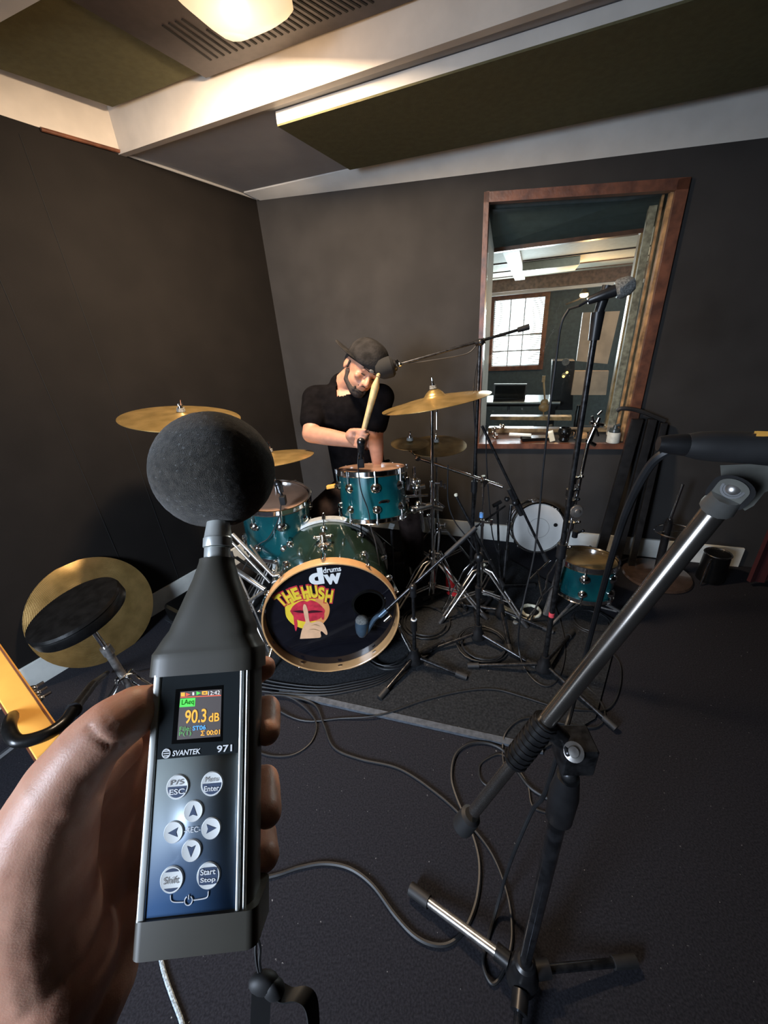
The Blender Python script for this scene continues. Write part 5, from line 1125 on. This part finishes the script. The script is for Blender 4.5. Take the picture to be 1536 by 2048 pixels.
mb.path(cr([dp(*p) for p in pts] + [dp(1088, 1590, .72), dp(1065, 1620, .80), zp(1034, 1690, .30), zp(1012, 1750, .12), zp(995, 1810, .03), zp(978, 1870, .006), zp(966, 1925, .006), zp(985, 1968, .006), zp(1010, 1935, .006), zp(1024, 1870, .006), zp(1015, 1790, .006), zp(985, 1710, .006), zp(940, 1650, .006), zp(880, 1592, .006), zp(800, 1538, .006), zp(720, 1518, .006), zp(668, 1495, .006), zp(648, 1450, .006), zp(628, 1408, .008), zp(575, 1392, .018), zp(530, 1390, .018)], 8), .0042, 8)
tag(mb.build('microphone_cable', M['cable']), 'thick black cable hanging from the foreground microphone and trailing along the floor', 'cable')
# ================================================================== sound level meter
SO = Vector((-.124, .21, .2)); su = Vector((.997, -.058, .051)).normalized(); sv = Vector((-.072, -.966, .25)).normalized(); sw = su.cross(sv)
if sw.z > 0: sw = -sw
WO = EYE + R @ SO; U_, V_, W_ = (R @ su).normalized(), (R @ sv).normalized(), (R @ sw).normalized()
def SL(u, v, w_=0): return WO + U_ * u + V_ * v + W_ * w_
def sp(px, py): return pl(px, py, WO, W_)
t = thing('sound_level_meter', SL(.0225, -.03, -.015), 'handheld sound level meter with round grey foam windscreen and lit screen', 'meter')
def extr(mb, prof, v0, v1):
    n = len(prof); vs = [SL(u, v0, w_) for u, w_ in prof] + [SL(u, v1, w_) for u, w_ in prof]
    return mb.add(vs, [tuple(range(n)), tuple(range(n, 2 * n))] + [(i, (i + 1) % n, n + (i + 1) % n, n + i) for i in range(n)])
def rrect(u0, u1, w0, w1, r, n=5):
    o = []
    for cx, cy, a0 in ((u1 - r, w1 - r, 0), (u0 + r, w1 - r, PI / 2), (u0 + r, w0 + r, PI), (u1 - r, w0 + r, 1.5 * PI)):
        for k in range(n + 1): a = a0 + PI / 2 * k / n; o.append((cx + r * math.cos(a), cy + r * math.sin(a)))
    return o
VT = .1165
mb = MB(); extr(mb, rrect(-.0055, .0535, -.026, -.0004, .0085), -.003, VT); mb.build('body', M['alud'], t, ang=50)
for u0, u1, wz in ((-.0050, -.0008, .0010), (.0456, .0478, .0012), (.0490, .0506, .0004)):
    mb = MB(); extr(mb, rrect(u0, u1, -.004, wz, .0009, 4), -.003, VT); mb.build('rail', M['alu'], t, ang=60)
vb = .0715
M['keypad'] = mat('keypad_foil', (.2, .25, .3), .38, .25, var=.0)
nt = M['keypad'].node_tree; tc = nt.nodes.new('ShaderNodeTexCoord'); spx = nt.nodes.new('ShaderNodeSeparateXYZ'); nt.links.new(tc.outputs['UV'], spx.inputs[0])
rp = nt.nodes.new('ShaderNodeValToRGB'); rp.color_ramp.elements[0].color = (.045, .10, .21, 1); rp.color_ramp.elements[0].position = .05; rp.color_ramp.elements[1].color = (.33, .37, .36, 1); rp.color_ramp.elements[1].position = .85  # blue print; its silvery reflection toward the top left is painted into this ramp
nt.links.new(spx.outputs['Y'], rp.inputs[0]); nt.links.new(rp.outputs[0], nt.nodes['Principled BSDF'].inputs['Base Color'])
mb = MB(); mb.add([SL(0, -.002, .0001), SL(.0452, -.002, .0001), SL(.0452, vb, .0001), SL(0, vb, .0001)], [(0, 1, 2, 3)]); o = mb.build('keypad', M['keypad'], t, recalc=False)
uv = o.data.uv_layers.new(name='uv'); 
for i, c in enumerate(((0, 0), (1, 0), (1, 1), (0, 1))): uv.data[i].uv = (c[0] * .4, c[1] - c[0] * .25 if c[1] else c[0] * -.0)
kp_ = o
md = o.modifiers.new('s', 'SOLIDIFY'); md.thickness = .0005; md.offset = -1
mb = MB(); mb.prism([SL(0, vb, 0), SL(.0452, vb, 0), SL(.0452, VT, 0), SL(0, VT, 0)], W_ * .0004); mb.build('front_panel', M['panelk'], t)
def quad(mb, P, l0, l1): return mb.prism([sp(*p) + W_ * l0 for p in P], W_ * (l1 - l0))
mb = MB(); quad(mb, [(352.5, 1378.6), (447, 1370), (445, 1482), (344, 1487.6)], .0004, .0006); scr = mb.build('screen', M['s_bk'], t)
mb = MB(); quad(mb, [(362, 1383), (444, 1378), (441.5, 1472), (355, 1479)], .0006, .0007); mb.build('display', M['s_bg'], scr)
SU = dict(P=sp, X=U_, Y=V_)
def txt(name, s_, rect, mt, par, offset=0, lift=.0010, shear=0, rot=0):
    mb = MB(); fit(mb, s_, rect, N=W_ * lift, offset=offset, shear=shear, rot=rot, **SU); return mb.build(name, M[mt], par, recalc=False)
txt('reading', '90.3', (372, 1418, 414, 1445), 's_or', scr, .015); txt('reading', 'dB', (419, 1425, 440, 1442), 's_or', scr, .015)
mb = MB(); quad(mb, [(362, 1397), (392, 1395), (391, 1412), (360, 1414)], .0007, .0008); mb.build('indicator', M['s_gr'], scr)
txt('indicator_text', 'LAeq', (365, 1398, 389, 1411), 's_bk', scr)
txt('indicator_text', 'File:', (361, 1452, 383, 1461), 's_gd', scr); txt('indicator_text', 'ST06', (387, 1450, 413, 1459), 's_bl', scr, .02)
txt('indicator_text', 'P(1)', (360, 1462, 384, 1472), 's_gd', scr); txt('indicator_text', '\u03a3 00:01', (403, 1459, 441, 1469), 's_or', scr, .02)
txt('indicator_text', '12:42', (418, 1381, 441, 1389), 's_wh', scr)
mb = MB(); quad(mb, [(362, 1393.5), (443, 1389.5), (443, 1391), (362, 1395)], .0007, .0008); quad(mb, [(373, 1385), (382, 1388.5), (373, 1392)], .0007, .0008); mb.build('status_mark', M['s_rd'], scr)
mb = MB(); quad(mb, [(363, 1385), (371, 1384.5), (371, 1392), (363, 1392.5)], .0007, .0008); quad(mb, [(405, 1382), (416, 1381.5), (416, 1388.5), (405, 1389)], .0007, .0008); mb.build('status_mark', M['s_or'], scr)
mb = MB(); quad(mb, [(408, 1384.3), (413, 1384), (413, 1386.4), (408, 1386.7)], .0008, .0009); mb.build('status_mark', M['s_bg'], scr)
mb = MB(); quad(mb, [(394, 1382), (403, 1385.5), (394, 1390)], .0007, .0008); mb.build('status_mark', M['s_gr'], scr)
mb = MB(); quad(mb, [(386, 1384), (389.5, 1384), (389.5, 1390), (386, 1390)], .0007, .0008); mb.build('status_mark', M['s_wh'], scr)
txt('maker_lettering', 'SVANTEK', (347, 1498, 402, 1509), 'txtw', t, .02, .0008, .15); txt('number_lettering', '971', (435, 1489, 465, 1503), 'txtw', t, .02, .0008)
c_ = sp(334, 1506); mb = MB(); mb.path([c_ + W_ * .0006 + U_ * math.cos(k * PI / 12) * .0022 + V_ * math.sin(k * PI / 12) * .0022 for k in range(25)], .00038, 6)
for k, (a, e) in enumerate(((.0012, .6), (0, .9), (-.0012, .6))): mb.tube(c_ + W_ * .0006 - U_ * .0016 + V_ * a, c_ + W_ * .0006 + U_ * .0016 + V_ * a, .00034, seg=6)
mb.build('emblem', M['txtw'], t)
def button(px, py, r, kind, l1=None, l2=None):
    c_ = sp(px, py); mb = MB(); mb.lathe([(r, 0), (r, .0004), (r * .93, .0009), (r * .86, .0008), (.0001, .0008)], c_, W_, 36); b_ = mb.build('button', M['btn'], t)
    def arc(a0, a1, ch=None):
        P = [c_ + U_ * math.cos(a0 + (a1 - a0) * k / 18) * r * .83 + V_ * math.sin(a0 + (a1 - a0) * k / 18) * r * .83 + W_ * .00085 for k in range(19)]; mb = MB(); mb.prism(P, W_ * .00008); return mb.build('print', M['btnb'], b_)
    if kind == 'half':
        arc(PI * .98, 2 * PI * 1.01); txt('print', l1, (px - 13, py - 15, px + 13, py - 5), 'txtg', b_, 0, .0011); txt('print', l2, (px - 15, py + 3, px + 15, py + 14), 'txtw', b_, .02, .0012)
    elif kind == 'band':
        arc(PI * .25, PI * .75); arc(PI * 1.25, PI * 1.75); txt('print', l1, (px - 15, py - 7, px + 15, py + 7), 'txtg', b_, 0, .0011)
    elif kind == 'core':
        mb = MB(); mb.prism([c_ + U_ * x * r * .74 + V_ * y * r * .62 + W_ * .00085 for x, y in ((-1, -.9), (-.6, -1), (.6, -1), (1, -.9), (1.1, 0), (1, .9), (.6, 1), (-.6, 1), (-1, .9), (-1.1, 0))], W_ * .0001); mb.build('print', M['btnb'], b_)
        txt('print', l1, (px - 15, py - 15, px + 15, py - 3), 'txtw', b_, .02, .0012); txt('print', l2, (px - 15, py + 2, px + 15, py + 14), 'txtw', b_, .02, .0012)
    else:
        a = {'up': 0, 'left': PI / 2, 'down': PI, 'right': -PI / 2}[kind]; P = []
        for x, y in ((0, .55), (.42, -.45), (0, -.30), (-.42, -.45)): P.append(c_ + (U_ * (x * math.cos(a) - y * math.sin(a)) + V_ * (x * math.sin(a) + y * math.cos(a))) * r + W_ * .00085)
        mb = MB(); mb.add(P + [p + W_ * .0001 for p in P], [(4, 5, 6), (4, 6, 7), (0, 1, 5, 4), (1, 2, 6, 5), (2, 3, 7, 6), (3, 0, 4, 7)]); mb.build('print', M['btnb'], b_)
RB = .0062
button(356, 1573, RB, 'half', 'P/S', 'ESC'); button(425, 1566.5, RB, 'half', 'Menu', 'Enter')
button(387.7, 1621, .0053, 'up'); button(348, 1663.4, .0053, 'left'); button(423, 1655.5, .0053, 'right'); button(383.6, 1699.8, .0053, 'down')
button(344.5, 1758, .0062, 'band', 'Shift'); button(417.7, 1749.8, .0062, 'core', 'Start', 'Stop')
txt('panel_print', '-REC-', (369, 1653, 402, 1664), 'txtw', t, 0, .0006)
mb = MB(); mb.path(cr([sp(x, y) + W_ * .0004 for x, y in ((342, 1789), (343, 1799), (350, 1803), (368, 1803))], 4), .00030, 6); mb.path(cr([sp(x, y) + W_ * .0004 for x, y in ((388, 1799), (408, 1796), (416, 1792), (417.7, 1781))], 4), .00030, 6)
c_ = sp(378, 1800); mb.path([c_ + W_ * .0004 + U_ * math.cos(PI * .66 + k * PI * 1.68 / 18) * .0020 + V_ * math.sin(PI * .66 + k * PI * 1.68 / 18) * .0020 for k in range(19)], .0003, 6); mb.tube(c_ + W_ * .0004 + V_ * .0006, c_ + W_ * .0004 + V_ * .0026, .0003, seg=6); mb.build('panel_print', M['txtw'], t)
mb = MB(); extr(mb, rrect(-.0068, .0570, -.029, .0018, .0055), -.0190, -.0025); mb.build('bottom_cap', M['cone'], t, ang=50)
# tapered nose cone
mb = MB(); rings = []; n = 48
prof = [(VT - .001, .0325, .0160, 6.0), (VT + .0115, .0322, .0158, 6.0), (VT + .0140, .0306, .0155, 5.5), (.137, .0272, .0150, 4.5), (.155, .0207, .0138, 3.2), (.173, .0144, .0122, 2.3), (.184, .0114, .0110, 2.0), (.1865, .0111, .0108, 2.0)]
dv = []
import itertools
for i in range(len(prof) - 1):
    for k in range(4):
        s_ = k / 4; dv.append([prof[i][j] * (1 - s_) + prof[i + 1][j] * s_ for j in range(4)])
dv.append(list(prof[-1])); vs = []; fs = []
for v, hu, hw_, e in dv:
    for k in range(n):
        a = 2 * PI * k / n; c_, s_ = math.cos(a), math.sin(a); q = (abs(c_) ** e + abs(s_) ** e) ** (-1 / e); vs.append(SL(.0240 + c_ * q * hu - (.0015 if v < .14 else 0), v, -.0140 + s_ * q * hw_))
for i in range(len(dv) - 1):
    for k in range(n): fs.append((i * n + k, i * n + (k + 1) % n, (i + 1) * n + (k + 1) % n, (i + 1) * n + k))
fs += [tuple(range(n)), tuple((len(dv) - 1) * n + k for k in range(n))]
mb.add(vs, fs); mb.build('nose_cone', M['cone'], t, ang=60)
A_ = SL(.0240, 0, -.014)
mb = MB(); mb.lathe([(.0082, .185), (.0084, .1865), (.0084, .1935), (.0080, .194)], A_, V_, 40); mb.build('collar', M['alu'], t)
mb = MB(); mb.lathe([(.0092, .1945), (.0094, .195), (.0094, .2005), (.0090, .201), (.0088, .202), (.0070, .216), (.0070, .225)], A_, V_, 40); mb.build('microphone_capsule', M['alu'], t)
sc0 = SL(.0200, .2510, -.014)
bm = bmesh.new(); bmesh.ops.create_icosphere(bm, subdivisions=6, radius=1)
vs = []
for v in bm.verts:
    p = v.co.copy(); k = 1 + .004 * noise.noise(p * 14) + .0035 * noise.noise(p * 45); q = p.y                      # small flat where the neck enters
    k *= 1 - .06 * max(0, (-q - .93) / .07)
    vs.append(sc0 + (U_ * p.x * .0420 + V_ * p.y * .0415 + W_ * p.z * .0420) * k)
bm.verts.index_update(); mb = MB(); mb.add(vs, [[v.index for v in f.verts] for f in bm.faces]); bm.free(); mb.build('foam_windscreen', M['foam'], t, ang=180)
# wrist strap
mb = MB(); q0 = dp(512, 1868, .215)
mb.path(cr([q0, dp(520, 1895, .213), dp(519, 1925, .212), dp(524, 1955, .212)], 6), .0008, 6); mb.path(cr([q0 + U_ * .001, dp(511, 1893, .213), dp(513, 1925, .212), dp(520, 1955, .212)], 6), .0008, 6); mb.ell(q0, .003); mb.build('cord', M['rubber'], t)
mb = MB(); mb.ell(dp(528, 1965, .212), (.0085, .005, .0070)); mb.ell(dp(548, 1978, .212), (.006, .0045, .008)); mb.build('slider', M['rubber'], t)
def ribbon(mb, pts, wd, wid, th=.0010):
    P = cr(pts, 6); vs = []; fs = []
    for i, p in enumerate(P):
        x = Vector(wid) * wd / 2; d = (P[min(i + 1, len(P) - 1)] - P[max(i - 1, 0)]).normalized(); nn_ = d.cross(x).normalized() * th; vs += [p - x, p + x, p + x + nn_, p - x + nn_]
    for i in range(len(P) - 1):
        for k in range(4): fs.append((4 * i + k, 4 * i + (k + 1) % 4, 4 * i + 4 + (k + 1) % 4, 4 * i + 4 + k))
    fs += [(0, 1, 2, 3), (4 * len(P) - 4, 4 * len(P) - 3, 4 * len(P) - 2, 4 * len(P) - 1)]
    return mb.add(vs, fs)
cR = R @ Vector((1, 0, 0)); cD = R @ Vector((0, 1, 0)); cF = R @ Vector((0, 0, 1))
mb = MB(); ribbon(mb, [dp(524, 1962, .212), dp(522, 2000, .212), dp(520, 2050, .213), dp(518, 2140, .215)], .0105, (cR * .95 + cF * .3).normalized()); mb.build('strap', M['rubber'], t)
mb = MB(); ribbon(mb, [dp(548, 1978, .214), dp(575, 1992, .214), dp(602, 1990, .215), dp(620, 2004, .216), dp(626, 2050, .218), dp(626, 2140, .22)], .0085, (cR * .55 + cF * .8).normalized()); mb.build('strap', M['rubber'], t)
# ================================================================== hand
h = thing('hand', dp(100, 1900, .23), 'left hand gripping the sound level meter from behind, thumb on its side', 'hand')
mb = MB(); D = dp
def chain(pts):
    for i in range(len(pts) - 1): a, b = pts[i], pts[i + 1]; mb.cap(D(*a[:3]), D(*b[:3]), a[3], b[3], 20)
chain([(-40, 2420, .26, .034), (80, 2080, .242, .031), (120, 1930, .240, .032)])
chain([(90, 2150, .25, .03), (175, 1960, .258, .030), (215, 1860, .27, .025)])
chain([(95, 1930, .240, .031), (70, 1780, .225, .030), (85, 1670, .215, .0265), (128, 1570, .212, .0205), (175, 1498, .214, .0170), (225, 1452, .218, .0160), (268, 1424, .226, .0148), (312, 1408, .236, .0118)])
chain([(130, 1930, .255, .028), (170, 1800, .268, .026), (200, 1650, .275, .024), (230, 1520, .275, .020)])
chain([(180, 1900, .27, .020), (235, 1780, .285, .017), (270, 1700, .288, .015), (262, 1600, .288, .015), (262, 1520, .284, .014), (250, 1460, .276, .012)])
chain([(60, 1700, .24, .026), (120, 1620, .25, .024), (180, 1560, .26, .02)])
chain([(128, 1570, .222, .018), (190, 1540, .245, .016), (240, 1500, .262, .014)])          # web of the thumb
fr4 = [[(262, 1470, .284, .0115), (400, 1400, .300, .0100), (500, 1352, .290, .0090), (528, 1336, .264, .0080)],
       [(265, 1550, .290, .0115), (400, 1490, .306, .0100), (500, 1425, .292, .0092), (534, 1418, .264, .0090), (534, 1464, .243, .0082)],
       [(270, 1640, .292, .0110), (400, 1600, .306, .0100), (495, 1560, .292, .0092), (530, 1560, .264, .0095), (535, 1624, .240, .0092)],
       [(265, 1730, .288, .0105), (390, 1690, .300, .0090), (480, 1660, .286, .0082), (526, 1668, .262, .0088), (531, 1712, .238, .0084)]]
for c in fr4: chain(c)
hd_ = remesh(mb, 'skin', M['skinh'], h, .0019, 7)
# raise the thumb joint creases a little by sculpting along the skin
me = hd_.data; org = h.location
GR = [([D(178, 1455, .200), D(192, 1474, .199), D(215, 1490, .201), D(245, 1490, .206), D(268, 1475, .212)], .0013, .0014), ([D(150, 1548, .193), D(175, 1572, .197), D(205, 1585, .205), D(232, 1580, .215)], .0008, .0022),
      ([D(205, 1418, .20), D(216, 1440, .20), D(228, 1452, .202)], .0005, .0014), ([D(240, 1404, .205), D(250, 1425, .205)], .0004, .0012), ([D(110, 1640, .19), D(150, 1660, .195), D(185, 1700, .21)], .0007, .0035)]
cre = [(D(212, 1478, .200), (R @ Vector((.25, 1, 0))).normalized(), .0011, .0035, .010), (D(262, 1440, .212), (R @ Vector((.1, 1, .2))).normalized(), .0007, .0025, .010)]
NRM = [v.normal.copy() for v in me.vertices]; CO = [v.co.copy() for v in me.vertices]; flat = []
for c0, n0 in zip(CO, NRM):
    p = c0 + org; e_ = 0
    for gl_, dep, wid in GR:
        for a_, b_ in zip(gl_, gl_[1:]):
            if (a_ - p).length > .035: continue
            ab = b_ - a_; tt = max(0, min(1, (p - a_).dot(ab) / ab.length_squared)); dd_ = p - a_ - ab * tt; vw_ = (p - EYE).normalized(); dd_ = dd_ - vw_ * dd_.dot(vw_)
            e_ = max(e_, dep * math.exp(-(dd_.length / wid) ** 2))
    k = .0006 * noise.noise(p * 45) + .00022 * noise.noise(p * 110); c1 = c0 + n0 * (k - e_); flat += [c1.x, c1.y, c1.z]
me.vertices.foreach_set('co', flat); me.update()
# ================================================================== loose cables on the floor
def cable(label, pts, r=.0032, mt='cable', z=None, group=None, name='cable'):
    mb = MB(); P = [zp(x, y, (z if z is not None else r) ) if len(q_) == 2 else zp(x, y, q_[2]) for q_ in pts for x, y in [q_[:2]]]
    mb.path(cr(P, 7), r, 7); return tag(mb.build(name, M[mt]), label, 'cable', group)
RZ = .0145
cable('grey-lit cable curving on the carpet beside the meter to the boom end cap', [(460, 1790), (512, 1762), (560, 1748), (600, 1735), (650, 1727), (700, 1737), (745, 1770), (790, 1830), (830, 1872), (870, 1890), (905, 1884), (935, 1850), (955, 1790), (958, 1720), (940, 1655), (915, 1600), (903, 1555), (910, 1512), (935, 1490), (970, 1486), (1005, 1500), (1030, 1535), (1060, 1575), (1100, 1600)], .0055)
cable('thin cable looping up onto the rug edge behind the boom clamp', [(1100, 1628), (1065, 1612), (1055, 1570), (1030, 1530), (1005, 1510), (985, 1512), (960, 1530), (962, 1560), (985, 1575), (1008, 1560), (1005, 1500), (1012, 1465, RZ), (1040, 1440, RZ), (1075, 1437, RZ), (1130, 1448, RZ), (1190, 1455, .006), (1210, 1430, .006), (1195, 1395, .006), (1160, 1360, RZ)], .0036)
cable('long thin cable lying across the front part of the rug', [(520, 1400, RZ), (600, 1440, .006), (680, 1437, .006), (760, 1430, RZ), (850, 1400, RZ), (930, 1382, RZ), (990, 1379, RZ), (1050, 1395, RZ), (1105, 1412, RZ), (1160, 1420, RZ), (1215, 1418, .006), (1238, 1380, .006), (1240, 1330, .006), (1215, 1300, .006), (1190, 1290, .006)], .0034)
for i, (dy, lb) in enumerate(((0, 'uppermost strand of the cable bundle below the bass drum'), (7, 'second strand of the cable bundle below the bass drum'), (13, 'third strand of the cable bundle below the bass drum'), (20, 'lowest strand of the cable bundle below the bass drum'))):
    cable('black cable, ' + lb, [(490, 1350 + dy * 1.4, RZ), (560, 1366 + dy, RZ), (640, 1374 + dy * .8, RZ), (700, 1366 + dy * .8, RZ), (760, 1352 + dy * .7, RZ), (800, 1332 + dy * .4, RZ), (830, 1322, RZ)], .0036, group=None)
cable('black cable snaking up from the bundle left of the bass drum', [(540, 1385, RZ), (590, 1400, RZ), (630, 1440, .006), (625, 1480, .006), (590, 1508, .006), (545, 1512, .006), (505, 1500, .006)], .0034)
def coil(label, cx, cy, rx, n=4, z=RZ, r=.0034):
    c_ = zp(cx, cy, z); rad = (zp(cx + rx, cy, z) - c_).length; P = []
    for k in range(n * 20): a = k * 2 * PI / 20; q = rad * (1 + .10 * math.sin(k * .11) + .05 * math.sin(k * .31)); P.append(c_ + Vector((math.cos(a) * q + .008 * math.sin(k * .05), math.sin(a) * q, .002 * (k / 20) + .003 * math.sin(k * .7) ** 2)))
    mb = MB(); mb.path(P, r, 6); tag(mb.build('coiled_cable', M['cable']), label, 'cable')
coil('coiled black cable around the stand base in the middle of the rug', 965, 1290, 46, 4); coil('coiled black cable right beside the lower right of the bass drum', 780, 1305, 42, 5); coil('loosely coiled cable behind the short stand near the bass drum', 850, 1245, 44, 2)
coil('loose loop of cable at right near the small teal drum legs', 1180, 1245, 34, 2, .006)
mb = MB(); mb.path(cr([pl(x, y, Vector((0, yy, 0)), Vector((0, 1, 0))) for x, y, yy in ((1138, 618, 1.19), (1122, 650, 1.19), (1112, 720, 1.2), (1098, 830, 1.2), (1085, 950, 1.22), (1080, 1010, 1.23), (1068, 1110, 1.22), (1050, 1190, 1.2), (1040, 1240, 1.18))] + [zp(1037, 1290, .08), zp(1046, 1330, .02), zp(1070, 1362, .015), zp(1098, 1372, .014), zp(1120, 1350, .014), zp(1130, 1300, .014), zp(1122, 1250, .014), zp(1105, 1200, .014)], 6), .0034, 7); tag(mb.build('cable', M['cable']), 'thin black cable hanging from the tall stand microphone in front of the white drum', 'cable')
mb = MB(); mb.path([ma, ma + Vector((-.02, 0, -.01)), pl(1138, 618, Vector((0, 1.19, 0)), Vector((0, 1, 0)))], .0034); tag(mb.build('cable', M['cable']), 'short piece of cable at the tail of the tall stand microphone', 'cable')
mb = MB(); mb.path(cr([yp(1000, 860, 1.66), yp(1004, 900, 1.66), yp(1006, 960, 1.66), yp(1000, 1000, 1.68)], 5), .0028); 
for o in ():
    pass
mb = MB(); mb.path(cr([yp(972, 850, 1.70), yp(973, 920, 1.70), yp(978, 1000, 1.70), yp(985, 1070, 1.68), yp(996, 1110, 1.62), zp(1002, 1150, .014)], 6), .003, 7); tag(mb.build('cable', M['cable']), 'thin cable hanging beside the slanted boom below the window sill', 'cable')
mb = MB(); mb.path(cr([yp(896, 930, 1.68), yp(896, 1000, 1.68), yp(908, 1040, 1.66), yp(930, 1070, 1.64), yp(950, 1100, 1.6)], 6), .003, 7); tag(mb.build('cable', M['cable']), 'thin cable hanging behind the chrome boom of the splash cymbal', 'cable')
cable('pale braided cord on the carpet at the bottom edge below the meter', [(318, 1900), (328, 1945), (345, 1995), (362, 2040), (372, 2080)], .0048, 'alu' if False else 'greyc')


# shared groups for the repeated kinds
for o in list(COL.objects):
    if o.parent or 'category' not in o: continue
    n = o.name.split('.')[0]
    g_ = {'cymbal': 'cymbals around the drum kit', 'microphone_stand': 'black microphone stands on the rug', 'cymbal_stand': 'chrome cymbal stands', 'clip_microphone': 'clip microphones on the toms', 'coiled_cable': 'coils of cable on the rug', 'cable': 'loose cables around the kit', 'floor_tom': 'teal toms', 'acoustic_baffle': 'olive ceiling panels'}.get(n)
    if g_: o['group'] = g_
